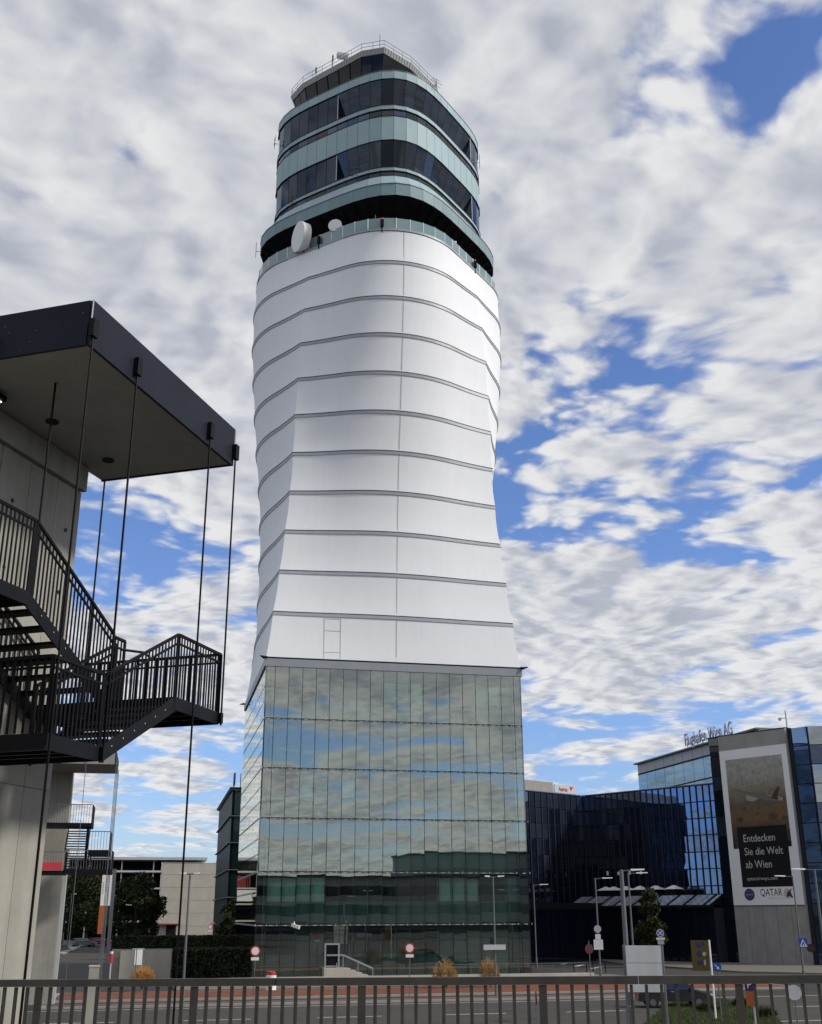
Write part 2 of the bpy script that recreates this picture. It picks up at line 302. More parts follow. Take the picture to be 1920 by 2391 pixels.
# ------------------------------------------------------------------ mesh helpers
COL = scene.collection
class MB:
    def __init__(s): s.v = []; s.f = []
    def poly(s, pts):
        i = len(s.v); s.v += [tuple(p) for p in pts]; s.f.append(tuple(range(i, i+len(pts)))); return s
    def hexa(s, b4, t4):
        i = len(s.v); s.v += [tuple(p) for p in b4]+[tuple(p) for p in t4]
        s.f += [(i+3, i+2, i+1, i), (i+4, i+5, i+6, i+7)]+[(i+k, i+(k+1) % 4, i+4+(k+1) % 4, i+4+k) for k in range(4)]; return s
    def box(s, x0, x1, y0, y1, z0, z1):
        return s.hexa([(x0, y0, z0), (x1, y0, z0), (x1, y1, z0), (x0, y1, z0)], [(x0, y0, z1), (x1, y0, z1), (x1, y1, z1), (x0, y1, z1)])
    def prism(s, pts, z0, z1, cap=True):
        n = len(pts); i = len(s.v)
        s.v += [(p[0], p[1], z0) for p in pts]+[(p[0], p[1], z1) for p in pts]
        if cap: s.f += [tuple(range(i+n-1, i-1, -1)), tuple(range(i+n, i+2*n))]
        s.f += [(i+k, i+(k+1) % n, i+n+(k+1) % n, i+n+k) for k in range(n)]; return s
    def loft(s, A, B, cap=False):
        n = len(A); i = len(s.v); s.v += [tuple(p) for p in A]+[tuple(p) for p in B]
        s.f += [(i+k, i+(k+1) % n, i+n+(k+1) % n, i+n+k) for k in range(n)]
        if cap: s.f += [tuple(range(i+n-1, i-1, -1)), tuple(range(i+n, i+2*n))]
        return s
    def bar(s, p, q, r, n=6, r2=None):
        p = Vector(p); q = Vector(q); d = (q-p).normalized(); a = d.orthogonal().normalized(); b = d.cross(a); r2 = r if r2 is None else r2
        A = [p+(a*math.cos(2*math.pi*k/n)+b*math.sin(2*math.pi*k/n))*r for k in range(n)]
        B = [q+(a*math.cos(2*math.pi*k/n)+b*math.sin(2*math.pi*k/n))*r2 for k in range(n)]
        return s.loft(A, B, True)
    def beam(s, p, q, w, h, up=(0, 0, 1)):
        """rectangular bar from p to q, w across, h along up"""
        p = Vector(p); q = Vector(q); d = (q-p).normalized(); u = Vector(up); a = d.cross(u).normalized(); u = a.cross(d).normalized()
        A = [p+a*(w/2*i)+u*(h/2*j) for i, j in ((-1, -1), (1, -1), (1, 1), (-1, 1))]; D = q-p
        return s.hexa(A, [x+D for x in A])
    def tube(s, pts, rads, n=7):
        rings = []
        for k, p in enumerate(pts):
            p = Vector(p); d = (Vector(pts[min(k+1, len(pts)-1)])-Vector(pts[max(k-1, 0)])).normalized()
            a = d.orthogonal().normalized(); b = d.cross(a)
            rings.append([p+(a*math.cos(2*math.pi*j/n)+b*math.sin(2*math.pi*j/n))*rads[k] for j in range(n)])
        for k in range(len(rings)-1): s.loft(rings[k], rings[k+1], False)
        return s
    def lathe(s, c, axis, prof, n=16):
        """prof: (dist along axis, radius)"""
        c = Vector(c); d = Vector(axis).normalized(); a = d.orthogonal().normalized(); b = d.cross(a); prev = None
        for t, r in prof:
            ring = [c+d*t+(a*math.cos(2*math.pi*j/n)+b*math.sin(2*math.pi*j/n))*max(r, 1e-4) for j in range(n)]
            if prev: s.loft(prev, ring, False)
            prev = ring
        return s
    def mesh(s, name, m, smooth=False, angle=None):
        me = bpy.data.meshes.new(name); me.from_pydata(s.v, [], s.f); me.materials.append(MATS[m] if isinstance(m, str) else m); me.update()
        if smooth:
            me.polygons.foreach_set('use_smooth', [True]*len(me.polygons))
            if angle: me.set_sharp_from_angle(angle=angle)
        return me
    def build(s, name, m, parent=None, smooth=False, angle=None):
        return link(name, s.mesh(name, m, smooth, angle), parent)
def link(name, me, parent=None, loc=None, rz=None):
    o = bpy.data.objects.new(name, me); COL.objects.link(o)
    if parent: o.parent = parent
    if loc is not None: o.location = loc
    if rz is not None: o.rotation_euler = (0, 0, rz)
    return o
def empty(name, label, cat, loc=(0, 0, 0), rz=0.0, group=None):
    o = bpy.data.objects.new(name, None); COL.objects.link(o); o.location = loc; o.rotation_euler = (0, 0, rz); o.empty_display_size = 0.5
    return tag(o, label, cat, group)
def tag(o, label, cat, group=None):
    o['label'] = label; o['category'] = cat
    if group: o['group'] = group
    return o
def struct(o, label=None):
    o['kind'] = 'structure'
    if label: o['label'] = label
    return o
def stuff(o): o['kind'] = 'stuff'; return o
def copy_tree(o, parent=None):
    c = o.copy(); COL.objects.link(c); c.parent = parent
    for ch in list(o.children): copy_tree(ch, c)
    return c
def text_mesh(body, size, m, name, extrude=0.004, bold=0.0, sx_=1.0):
    cu = bpy.data.curves.new(name, 'FONT'); cu.body = body; cu.size = size; cu.extrude = extrude; cu.offset = bold; cu.resolution_u = 3
    ob = bpy.data.objects.new(name, cu); COL.objects.link(ob); bpy.context.view_layer.update()
    me = bpy.data.meshes.new_from_object(ob.evaluated_get(bpy.context.evaluated_depsgraph_get())); bpy.data.objects.remove(ob)
    me.materials.clear(); me.materials.append(MATS[m]); me.name = name
    return me

# ================================================================== ground
MB().poly([(-900, -600, 0), (900, -600, 0), (900, 1500, 0), (-900, 1500, 0)]).build('ground', 'asphalt')
struct(bpy.data.objects['ground'], 'dark asphalt ground around the tower')
def sheet(name, pts, z, m, kind='structure', label=None):
    o = MB().poly([(p[0], p[1], z) for p in pts]).build(name, m); o['kind'] = kind
    if label: o['label'] = label
    return o
def slab(name, pts, h, m, label=None):
    o = MB().prism([(p[0], p[1]) for p in pts], 0.002, h).build(name, m); o['kind'] = 'structure'
    if label: o['label'] = label
    return o
# forecourt of the tower and the red planting strip before it
slab('forecourt_pavement', [(2, 88), (40, 88), (40, 99.5), (2, 99.5)], 0.12, 'paving', 'paved strip along the foot of the tower')
slab('planting_bed_kerb', [(-6, 78.7), (46, 78.7), (46, 86.3), (-6, 86.3)], 0.14, 'kerb', 'pale kerb around the red planting strip')
sheet('planting_bed', [(-5.7, 79.0), (45.7, 79.0), (45.7, 86.0), (-5.7, 86.0)], 0.150, 'red_bed', label='rust red planting strip between the road and the tower')
slab('median_kerb', [(-6, 73.6), (36, 73.6), (36, 75.2), (-6, 75.2)], 0.13, 'kerb', 'pale kerb of the narrow road median')
sheet('median_bed', [(-5.7, 73.9), (35.7, 73.9), (35.7, 74.9), (-5.7, 74.9)], 0.140, 'red_bed', label='narrow rust red strip in the road median')
sheet('road', [(-200, 40), (400, 40), (400, 73), (-200, 73)], 0.006, 'asphalt_light', label='pale worn road crossing before the tower')
def line(x0, x1, y, wd=0.14): sheet('road_marking', [(x0, y-wd/2), (x1, y-wd/2), (x1, y+wd/2), (x0, y+wd/2)], 0.012, 'road_paint')
line(-60, 120, 72.3); line(-60, 120, 56.0)
for k in range(14): line(-40+k*7, -36.5+k*7, 64.2)
rp = random.Random(17)
mat('tar_patch', (0.040, 0.039, 0.038), 0.9, var=0.3, scale=0.8)
for k in range(16):
    x, y = rp.uniform(-10, 60), rp.uniform(50, 71); lx, ly = rp.uniform(1.2, 6), rp.uniform(.5, 1.6)
    sheet('road_patch', [(x+rp.uniform(-.2, .2), y), (x+lx, y+rp.uniform(-.1, .1)), (x+lx+rp.uniform(-.3, .3), y+ly), (x, y+ly+rp.uniform(-.15, .15))], 0.0092+.0001*k, 'tar_patch')
# office pavement on the right and the road beside it
pv = [G(1236, 2203), G(1456, 2222), G(1735, 2240), G(1990, 2240), G(1990, 2278), G(1730, 2272), G(1456, 2253), G(1248, 2224)]
slab('office_pavement', pv, 0.14, 'paving', 'beige pavement along the foot of the office buildings')
rd = [G(1248, 2226), G(1456, 2255), G(1730, 2274), G(1990, 2281), G(1990, 2302), G(1600, 2292), G(1240, 2262)]
sheet('side_road', rd, 0.008, 'asphalt_light', label='grey side road in front of the office pavement')
for a, b in (((1284, 2247), (1296, 2244)), ((1312, 2252), (1328, 2249)), ((1344, 2257), (1364, 2253)), ((1382, 2262), (1404, 2258))):
    p, q = G(*a), G(*b); d = (q-p)/np.linalg.norm(q-p); nrm_ = np.array([-d[1], d[0], 0])*0.25
    sheet('road_marking', [p-nrm_, q-nrm_, q+nrm_, p+nrm_], 0.013, 'road_paint')
# yard on the left behind the stair towers
sheet('yard_road', [G(120, 2290), G(300, 2290), G(262, 2200), G(135, 2200)], 0.008, 'asphalt_light', label='grey yard road between the stair tower and the trees')
for pts in ([(132, 2226), (160, 2220), (168, 2221), (148, 2230)], [(155, 2208), (200, 2200), (204, 2204), (168, 2222)]):
    slab('kerb_island', [G(*p) for p in pts], 0.13, 'kerb', 'pale kerbed island in the yard')

# ================================================================== control tower
TX, TY, HB = 20.5, 111.0, 12.0
tower = empty('control_tower', 'tall white airport control tower with ribbed fabric shaft on a glass base', 'tower', (TX, TY, 0))
def Brad(th, a=HB): return a/max(abs(math.cos(th)), abs(math.sin(th)))
def Trad(th, a, r):
    l = abs((th % (math.pi/2))-math.pi/4); h = a-r
    if a*math.tan(l) <= h: return a/math.cos(l)
    b = (math.cos(l)+math.sin(l))*h
    return b+math.sqrt(b*b-2*h*h+r*r)
# ---- glass base -------------------------------------------------------------
ZL = [0.15, 4.30, 8.54, 12.96, 17.20, 21.52, 26.25]          # floor lines
pit = 24.0/19.31
cols = [0.0, 0.71*pit]+[0.71*pit+k*pit for k in range(1, 19)]+[24.0]
random.seed(11)
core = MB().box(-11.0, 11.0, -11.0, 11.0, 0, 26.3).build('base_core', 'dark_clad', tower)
vision = {}
def face_panes(side):
    """outer glass skin panes, inner spandrels and window fields; side 0 = front, 1 = left, 2 = right, 3 = back"""
    holder = MB()
    def P(s, d, z):     # s along the face, d depth inwards
        if side == 0: return (-12+s, -12+d, z)
        if side == 1: return (-12+d, 12-s, z)
        if side == 2: return (12-d, -12+s, z)
        return (12-s, 12-d, z)
    def bx(mb, s0, s1, d0, d1, z0, z1): return mb.hexa([P(s0, d0, z0), P(s1, d0, z0), P(s1, d1, z0), P(s0, d1, z0)], [P(s0, d0, z1), P(s1, d0, z1), P(s1, d1, z1), P(s0, d1, z1)])
    for r in range(6):
        z0, z1 = ZL[r], ZL[r+1]; h = z1-z0
        zs = z0+0.44*h; zt = z1-0.38
        if r == 5: zs = z0+0.40*h; zt = z1-1.0
        if r == 4: zs = z0+0.58*h
        for c in range(20):
            s0, s1 = cols[c]+0.022, cols[c+1]-0.022
            if side < 2:
                tl = 0.0015*random.uniform(-1, 1); tz = 0.002*random.uniform(-1, 1)     # each pane hangs a hair out of true
                mb = MB().hexa([P(s0, 0.0+tl+tz, z0+0.11), P(s1, -tl+tz, z0+0.11), P(s1, 0.03-tl+tz, z0+0.11), P(s0, 0.03+tl+tz, z0+0.11)],
                               [P(s0, tl-tz, z1-0.05), P(s1, -tl-tz, z1-0.05), P(s1, 0.03-tl-tz, z1-0.05), P(s0, 0.03+tl-tz, z1-0.05)])
                mb.build('glass_pane', 'skin_glass', tower)
                bx(MB(), s0-0.01, s1+0.01, 0.55, 0.60, z0+0.12, zs-0.02).build('spandrel_panel', 'spandrel', tower)
                # what stands behind the upper glass
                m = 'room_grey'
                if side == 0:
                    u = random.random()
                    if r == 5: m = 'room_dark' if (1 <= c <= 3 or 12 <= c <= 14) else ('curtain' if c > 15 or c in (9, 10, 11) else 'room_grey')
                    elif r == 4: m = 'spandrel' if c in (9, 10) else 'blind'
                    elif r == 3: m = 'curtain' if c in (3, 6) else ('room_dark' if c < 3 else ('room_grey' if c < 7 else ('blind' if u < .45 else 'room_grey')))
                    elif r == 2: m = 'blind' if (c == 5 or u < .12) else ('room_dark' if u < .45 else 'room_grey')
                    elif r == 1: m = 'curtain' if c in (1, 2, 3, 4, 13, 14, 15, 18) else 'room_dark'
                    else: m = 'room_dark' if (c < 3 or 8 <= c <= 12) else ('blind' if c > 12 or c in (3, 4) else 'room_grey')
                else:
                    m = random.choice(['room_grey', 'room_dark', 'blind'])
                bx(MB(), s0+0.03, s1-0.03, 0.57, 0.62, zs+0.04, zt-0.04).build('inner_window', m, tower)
            # window surround behind
            if c == 0 and side < 2:
                bx(holder, 0.05, 23.95, 0.60, 0.68, z0+0.1, z1-0.05)
                bx(holder, 0.05, 23.95, 0.53, 0.59, zt, z1-0.05)
    if side < 2: holder.build('inner_facade', 'inner_frame', tower)
    else:
        mb = MB(); bx(mb, 0.05, 23.95, 0.0, 0.9, 0.1, 26.2); mb.build('side_glazing', 'green_glass', tower)
    if side < 2:
        for r in range(1, 6):
            bx(MB(), -0.0, 24.0, 0.06, 0.50, ZL[r]-0.03, ZL[r]+0.05).build('floor_grating', 'grating', tower)
            mb = MB()
            for c in range(20):
                bx(mb, cols[c]+0.25, cols[c]+0.55, -0.02, 0.05, ZL[r]-0.02, ZL[r]+0.03); bx(mb, cols[c]+0.9, cols[c]+0.94, -0.03, 0.05, ZL[r]-0.05, ZL[r]+0.10)
            stuff(mb.build('floor_bracket', 'light_steel', tower))
        for c in range(21):
            s = cols[c]; bx(MB(), max(0.0, s-0.024), min(24.0, s+0.024), 0.035, 0.12, 0.12, 26.2).build('mullion', 'dark_line', tower)
            if 0 < c < 20:
                mb = MB()
                for r in range(6):
                    for fz in (0.33, 0.62): bx(mb, s-0.03, s+0.03, -0.025, 0.04, ZL[r]+fz*(ZL[r+1]-ZL[r])-0.08, ZL[r]+fz*(ZL[r+1]-ZL[r])+0.08)
                stuff(mb.build('pane_clamp', 'dark_steel', tower))
for sd in range(4): face_panes(sd)
# corner posts of the glass box
for x, y in ((-11.93, -11.93), (11.93, -11.93), (-11.93, 11.93), (11.93, 11.93)):
    MB().box(x-.05, x+.05, y-.05, y+.05, 0.1, 26.2).build('corner_post', 'dark_steel', tower)
MB().prism([(-12.3, -12.3), (12.3, -12.3), (12.3, 12.3), (-12.3, 12.3)], 0.0, 0.14).build('plinth', 'concrete_grey', tower)
MB().box(-12.12, 12.12, -12.12, 12.12, 26.22, 26.93).build('coping_band', 'coping', tower)
for x, y in ((-1, -1), (1, -1), (-1, 1), (1, 1)):
    d = Vector((x, y, 0)).normalized(); c = Vector((x*12.05, y*12.05, 26.98)); t = Vector((-d.y, d.x, 0))
    MB().hexa([c-t*.25-Vector((0, 0, .08)), c+t*.25-Vector((0, 0, .08)), c+d*.75+t*.05+Vector((0, 0, .02)), c+d*.75-t*.05+Vector((0, 0, .02))],
              [c-t*.25+Vector((0, 0, .1)), c+t*.25+Vector((0, 0, .1)), c+d*.75+t*.05+Vector((0, 0, .08)), c+d*.75-t*.05+Vector((0, 0, .08))]).build('corner_bracket', 'black_steel', tower)
# entrance, stair rail and camera on the front
def onfront(px, py, off=0.0): p = onY(px, py, TY-12-off); return p-np.array([TX, TY, 0])
a = onfront(758, 2203, .1); b = onfront(792, 2270, .1)
dr = MB(); fw_ = 0.13
x0, x1, zt = a[0], b[0], a[2]
dr.box(x0, x0+fw_, -12.22, -12.04, .14, zt).box(x1-fw_, x1, -12.22, -12.04, .14, zt).box(x0+fw_, x1-fw_, -12.22, -12.04, zt-fw_, zt)
dr.box(x0+fw_, x1-fw_, -12.2, -12.05, 1.05, 1.15)
door = dr.build('door', 'coping', tower)
MB().box(x0+fw_, x1-fw_, -12.13, -12.1, .14, 1.05).build('door_glass', 'strip_glass', door)
MB().box(x0+fw_, x1-fw_, -12.13, -12.1, 1.15, zt-fw_).build('door_glass', 'strip_glass', door)
MB().bar((x1-.25, -12.24, 1.0), (x1-.25, -12.24, 1.35), .02).build('handle', 'light_steel', door)
MB().box(x0-.2, x1+.2, -13.6, -12.32, .12, 1.0).build('door_landing', 'concrete_far', tower)
mb = MB().beam((x0, -13.5, 2.0), (x1+.1, -13.5, 2.0), .08, .12).beam((x1+.1, -13.5, 2.0), (x1+2.6, -13.5, .95), .08, .14)
for t in (0, .5, 1): mb.bar((x1+.1+2.5*t, -13.5, .2), (x1+.1+2.5*t, -13.5, 2.0-1.05*t), .03)
mb.build('stair_rail', 'coping', tower)
mb = MB()
for k in range(5): mb.box(x1+.2+.5*k, x1+.2+.5*(k+1), -13.6, -12.32, .12, .98-.17*k)
mb.build('entrance_steps', 'concrete_far', tower)
c = onfront(691, 2163, .4)
mb = MB().beam((c[0]-.35, -12.55, c[2]+.12), (c[0]+.25, -12.85, c[2]-.12), .26, .24).bar((c[0]-.1, -12.02, c[2]+.35), (c[0]-.1, -12.55, c[2]+.1), .04)
mb.build('security_camera', 'white_paint', tower)
# ---- membrane shaft ---------------------------------------------------------
Z0, Z1, NBND = 27.0, 72.5, 11
SC = [1.0, .985, .970, .960, .955, .965, .985, 1.0, 1.012, 1.018, 1.008, .987]
NTH = 160
TH = [2*math.pi*k/NTH for k in range(NTH)]
def ring_at(t, dip=0.0, grow=0.0):
    k = t*NBND; i = min(int(k), NBND-1); f = k-i
    # smooth waist
    p0, p1, p2, p3 = SC[max(i-1, 0)], SC[i], SC[i+1], SC[min(i+2, NBND)]
    s = 0.5*((2*p1)+(-p0+p2)*f+(2*p0-5*p1+4*p2-p3)*f*f+(-p0+3*p1-3*p2+p3)*f**3)
    ox = 0.35*t
    pts = []
    for th in TH:
        r = ((1-t)*Brad(th)+t*Trad(th, 12.6, 8.4))*s-dip+grow
        pts.append((ox+r*math.cos(th), r*math.sin(th)))
    return pts
NV = 8
for b in range(NBND):
    g = MB(); g.v = []; n = NTH
    for j in range(NV+1):
        v = j/NV; t = (b+v)/NBND; z = Z0+(Z1-Z0)*t+((0.37 if b else .1)*(1-v)**3); dip = 0.075*math.sin(math.pi*v)
        g.v += [(x, y, z) for x, y in ring_at(t, dip)]
    for j in range(NV):
        for k in range(n): g.f.append((j*n+k, j*n+(k+1) % n, (j+1)*n+(k+1) % n, (j+1)*n+k))
    g.build('membrane_band', 'membrane', tower, True, R(24))
    # grey edge strip at the foot of the band with the dark joint above it
    t = b/NBND; z = Z0+(Z1-Z0)*t
    if b > 0:
        A = ring_at(t, 0, .07); Bq = ring_at(t+0.5/45.5, 0, .05)
        rm = MB(); rm.loft([(x, y, z-.02) for x, y in A], [(x, y, z+.30) for x, y in Bq]); 
        I1 = ring_at(t, 0, -.10); rm.loft([(x, y, z-.02) for x, y in I1], [(x, y, z-.02) for x, y in A]); I2 = ring_at(t+.4/45.5, 0, -.12)
        rm.loft([(x, y, z+.30) for x, y in Bq], [(x, y, z+.30) for x, y in I2])
        rm.build('edge_strip', 'strip', tower)
    A = ring_at(t+.5/45.5, 0, .075)
    jm = MB(); I2 = ring_at(t+.5/45.5, 0, -.1)
    zz = z+.30 if b else z+.02
    jm.loft([(x, y, zz+.002) for x, y in A], [(x, y, zz+.062) for x, y in A]); jm.loft([(x, y, zz+.062) for x, y in A], [(x, y, zz+.062) for x, y in I2]); jm.loft([(x, y, zz+.002) for x, y in I2], [(x, y, zz+.002) for x, y in A])
    jm.build('joint_line', 'dark_line', tower)
# laced seam up the front corner
sm = MB()
for b in range(NBND):
    nseg = 22
    for q in range(nseg):
        v = (q+.5)/nseg
        if v < .15: continue
        t = (b+v)/NBND; z = Z0+(Z1-Z0)*t; k = int(NTH*.75); x, y = ring_at(t, 0.075*math.sin(math.pi*v))[k]
        sm.box(x-.03, x+.03, y-.03, y+.02, z-.055, z+.055)
sm.build('laced_seam', 'strip', tower)
# access panel outline on the lowest band
def onband(px, py):
    y = 99.15
    p = onY(px, py, y); return (p[0]-TX, p[2])
def fy(x, z):
    t = (z-Z0)/(Z1-Z0); v = min(1, t*NBND); rg = [p for p in ring_at(t, 0.075*math.sin(math.pi*v)) if p[1] < 0]; rg.sort()
    return float(np.interp(x, [p[0] for p in rg], [p[1] for p in rg]))
xa_, xb_ = onband(757, 1490)[0], onband(795, 1490)[0]; zs_ = [onband(776, q)[1] for q in (1445, 1473, 1524, 1539)]
for (xa, za, xb, zb) in ((xa_, zs_[0], xb_, zs_[0]), (xa_, zs_[1], xb_, zs_[1]), (xa_, zs_[2], xb_, zs_[2]), (xa_, zs_[3], xa_, zs_[0]), (xb_, zs_[3], xb_, zs_[0])):
    n = 8; mb = MB()
    for q in range(n):
        f0, f1 = q/n, (q+1)/n; x0, x1, z0, z1 = xa+(xb-xa)*f0, xa+(xb-xa)*f1, za+(zb-za)*f0, za+(zb-za)*f1
        mb.beam((x0, fy(x0, z0)-.01, z0), (x1, fy(x1, z1)-.01, z1), .03, .03, up=(0, 1, 0))
    mb.build('access_panel_seam', 'strip', tower)
# ---- terrace and recess -----------------------------------------------------
TR = ring_at(1.0)
MB().prism(TR, 72.35, 72.62).build('terrace_floor', 'concrete_grey', tower)
MB().loft([(x*1.005, y*1.005, 72.42) for x, y in TR], [(x*1.005, y*1.005, 72.66) for x, y in TR]).build('terrace_rim', 'strip', tower)
def rsq(a, r, n=52, off=0.5, ox=0.3):
    """rounded square turned 45 degrees: n points at equal arc length, a facet centred on every corner"""
    m = 2000; pts = []
    for k in range(m):
        th = 2*math.pi*k/m; q = Trad(th, a, r); pts.append((q*math.cos(th), q*math.sin(th)))
    L_ = [0]
    for k in range(m): L_.append(L_[-1]+math.dist(pts[k], pts[(k+1) % m]))
    res = []
    for k in range(n):
        s = (k+off)/n*L_[-1]
        i = int(np.searchsorted(L_, s))-1; f = (s-L_[i])/(L_[i+1]-L_[i]); p, q = pts[i % m], pts[(i+1) % m]
        res.append((p[0]+(q[0]-p[0])*f+ox, p[1]+(q[1]-p[1])*f))
    return res
def hsq(corner, n=52, off=0.5, ox=0.3, ex=3.7):
    """rounded square turned 45 degrees with gently bowed sides and tighter corners"""
    m = 2000; a = corner/2**(.5-1/ex); pts = []
    for k in range(m):
        th = 2*math.pi*k/m; u, v = abs(math.cos(th-math.pi/4)), abs(math.sin(th-math.pi/4)); q = a/(u**ex+v**ex)**(1/ex); pts.append((q*math.cos(th), q*math.sin(th)))
    L_ = [0]
    for k in range(m): L_.append(L_[-1]+math.dist(pts[k], pts[(k+1) % m]))
    res = []
    for k in range(n):
        s = (k+off)/n*L_[-1]; i = int(np.searchsorted(L_, s))-1; f = (s-L_[i])/(L_[i+1]-L_[i]); p, q = pts[i % m], pts[(i+1) % m]
        res.append((p[0]+(q[0]-p[0])*f+ox, p[1]+(q[1]-p[1])*f))
    return res
def ringz(pts, z): return [(x, y, z) for x, y in pts]
def vcyl(name, pts, z0, z1, m, smooth=False): return MB().loft(ringz(pts, z0), ringz(pts, z1)).build(name, m, tower, smooth)
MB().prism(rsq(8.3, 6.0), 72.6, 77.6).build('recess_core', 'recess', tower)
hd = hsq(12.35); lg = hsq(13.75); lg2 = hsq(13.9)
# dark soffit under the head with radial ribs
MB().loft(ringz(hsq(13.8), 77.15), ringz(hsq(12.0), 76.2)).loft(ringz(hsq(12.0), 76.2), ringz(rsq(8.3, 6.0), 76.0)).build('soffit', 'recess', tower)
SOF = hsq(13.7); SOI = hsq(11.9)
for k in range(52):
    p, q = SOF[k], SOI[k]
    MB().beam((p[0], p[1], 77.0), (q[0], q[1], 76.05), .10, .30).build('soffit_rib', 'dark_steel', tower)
# glass balustrade
bal = rsq(12.28, 8.2, 56)
for k in range(56):
    p, q = Vector((*bal[k], 0)), Vector((*bal[(k+1) % 56], 0)); d = (q-p).normalized(); n = Vector((d.y, -d.x, 0))
    a, b = p+d*.04, q-d*.04
    MB().hexa([a+Vector((0, 0, 72.7)), b+Vector((0, 0, 72.7)), b-n*.02+Vector((0, 0, 72.7)), a-n*.02+Vector((0, 0, 72.7))],
              [a+Vector((0, 0, 74.1)), b+Vector((0, 0, 74.1)), b-n*.02+Vector((0, 0, 74.1)), a-n*.02+Vector((0, 0, 74.1))]).build('balustrade_pane', 'bal_glass', tower)
    MB().box(p.x-.035, p.x+.035, p.y-.035, p.y+.035, 72.62, 74.12).build('balustrade_post', 'white_paint', tower)
# ---- head -------------------------------------------------------------------
NF = 52
sk = hsq(12.6)
def facet(name, P0, P1, z0, z1, m, k, gap=0.03, th=0.06, par=tower, gz=0.0):
    """one cladding panel between ring P0 at z0 and ring P1 at z1"""
    a0, b0 = Vector((*P0[k], z0+gz)), Vector((*P0[(k+1) % NF], z0+gz)); a1, b1 = Vector((*P1[k], z1-gz)), Vector((*P1[(k+1) % NF], z1-gz))
    d = (b0-a0).normalized(); n = d.cross((a1-a0).normalized()).normalized()
    A = [a0+d*gap, b0-d*gap, b1-d*gap, a1+d*gap]
    return MB().hexa([p-n*th for p in A], A).build(name, m, par)
inner = hsq(10.6)
MB().prism(inner, 77.2, 94.0).build('head_core', 'dark_line', tower)
# angle of each facet's middle, used to find the stretch of leaning windows
def fang(k):
    x = (hd[k][0]+hd[(k+1) % NF][0])/2-.3; y = (hd[k][1]+hd[(k+1) % NF][1])/2; return math.degrees(math.atan2(y, x)) % 360
lean = [k for k in range(NF) if 236 <= fang(k) <= 338]
rec = hsq(10.95)
sil = hsq(12.42)
random.seed(5)
for k in range(NF):
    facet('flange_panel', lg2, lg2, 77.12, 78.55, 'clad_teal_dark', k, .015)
    facet('skirt_panel', lg, sk, 78.62, 80.45, 'clad_teal', k, .015)
    facet('strip_window', hd, hd, 80.5, 81.25, random.choice(['strip_glass', 'strip_glass', 'strip_glass', 'office_glass_grey']), k, .03)
    facet('cladding_panel', sil, sil, 81.32, 81.75, 'clad_teal', k, .015)
    facet('cladding_panel', sil, sil, 85.4, 88.55, 'clad_teal', k, .022)
    facet('strip_window', hd, hd, 88.62, 89.45, random.choice(['strip_glass', 'strip_glass', 'strip_glass', 'office_glass_grey']), k, .03)
    facet('cladding_panel', sil, sil, 89.52, 90.1, 'clad_teal', k, .015)
    facet('cladding_panel', sil, sil, 93.75, 94.85, 'clad_teal', k, .022)
    for z0, z1 in ((81.8, 85.33), (90.15, 93.68)):
        if k in lean:
            facet('window_pane', rec, hd, z0, z1, 'head_glass', k, .02)
            facet('window_sill', rec, sil, z0-.04, z0-.02, 'clad_teal_dark', k, .0, .03)
        else: facet('window_pane', hd, hd, z0, z1, 'head_glass', k, .03)
for z0, z1 in ((81.8, 85.33), (90.15, 93.68)):
    for k in (lean[0], (lean[-1]+1) % NF):
        h_, r_ = hd[k], rec[k]
        MB().poly([(h_[0], h_[1], z0), (h_[0]*.995, h_[1]*.995, z1), (r_[0], r_[1], z0)]).build('window_return', 'head_glass', tower)
        MB().bar((h_[0], h_[1], z0), (h_[0]*.997, h_[1]*.997, z1), .05).build('window_return_frame', 'light_steel', tower)
for z, P in ((78.58, lg2), (81.28, sil), (81.78, sil), (85.36, sil), (88.58, sil), (89.48, sil), (90.12, sil), (93.71, sil), (94.88, sil)):
    Q = [(x+(x-.3)*.004, y+y*.004) for x, y in P]
    MB().loft(ringz(Q, z-.04), ringz(Q, z+.04)).loft(ringz(Q, z+.04), ringz([(x*.97, y*.97) for x, y in P], z+.04)).loft(ringz([(x*.97, y*.97) for x, y in P], z-.04), ringz(Q, z-.04)).build('cornice_line', 'dark_line' if z not in (94.88, 78.58) else 'grey_steel', tower)
MB().prism(hsq(12.2), 94.0, 94.3).build('head_roof', 'concrete_grey', tower)
# ---- control cab ------------------------------------------------------------
cab = [(-10.67, 2.06), (-9.56, -.48), (-3.58, -7.2), (-1.12, -8.34), (2.53, -6.41), (6.2, -3.2), (7.7, 0.2), (7.2, 4.2), (3.4, 8.4), (-3.2, 9.8), (-8.6, 6.6)]
cab = [(x+.3, y) for x, y in cab]; cc = (-1.7, .6)
def cs(f): return [(cc[0]+(x-cc[0])*f, cc[1]+(y-cc[1])*f) for x, y in cab]
MB().loft(ringz(cs(.84), 94.3), ringz(cs(.955), 100.85), True).build('cab_core', 'dark_line', tower)
nc = len(cab); lowr, upr = cs(.865), cs(.985)
for k in range(nc):
    p0, p1 = Vector((*lowr[k], 95.2)), Vector((*lowr[(k+1) % nc], 95.2)); q0, q1 = Vector((*upr[k], 100.82)), Vector((*upr[(k+1) % nc], 100.82))
    m = max(1, round((q1-q0).length/1.75))
    for j in range(m):
        f0, f1 = j/m+.012, (j+1)/m-.012
        A = [p0.lerp(p1, f0), p0.lerp(p1, f1), q0.lerp(q1, f1), q0.lerp(q1, f0)]; n = (A[1]-A[0]).cross(A[3]-A[0]).normalized()
        MB().hexa([p-n*.05 for p in A], A).build('cab_window', 'cab_glass', tower)
        a, b = p0.lerp(p1, j/m), q0.lerp(q1, j/m)
        MB().bar(a, b, .05).build('cab_mullion', 'dark_steel', tower)
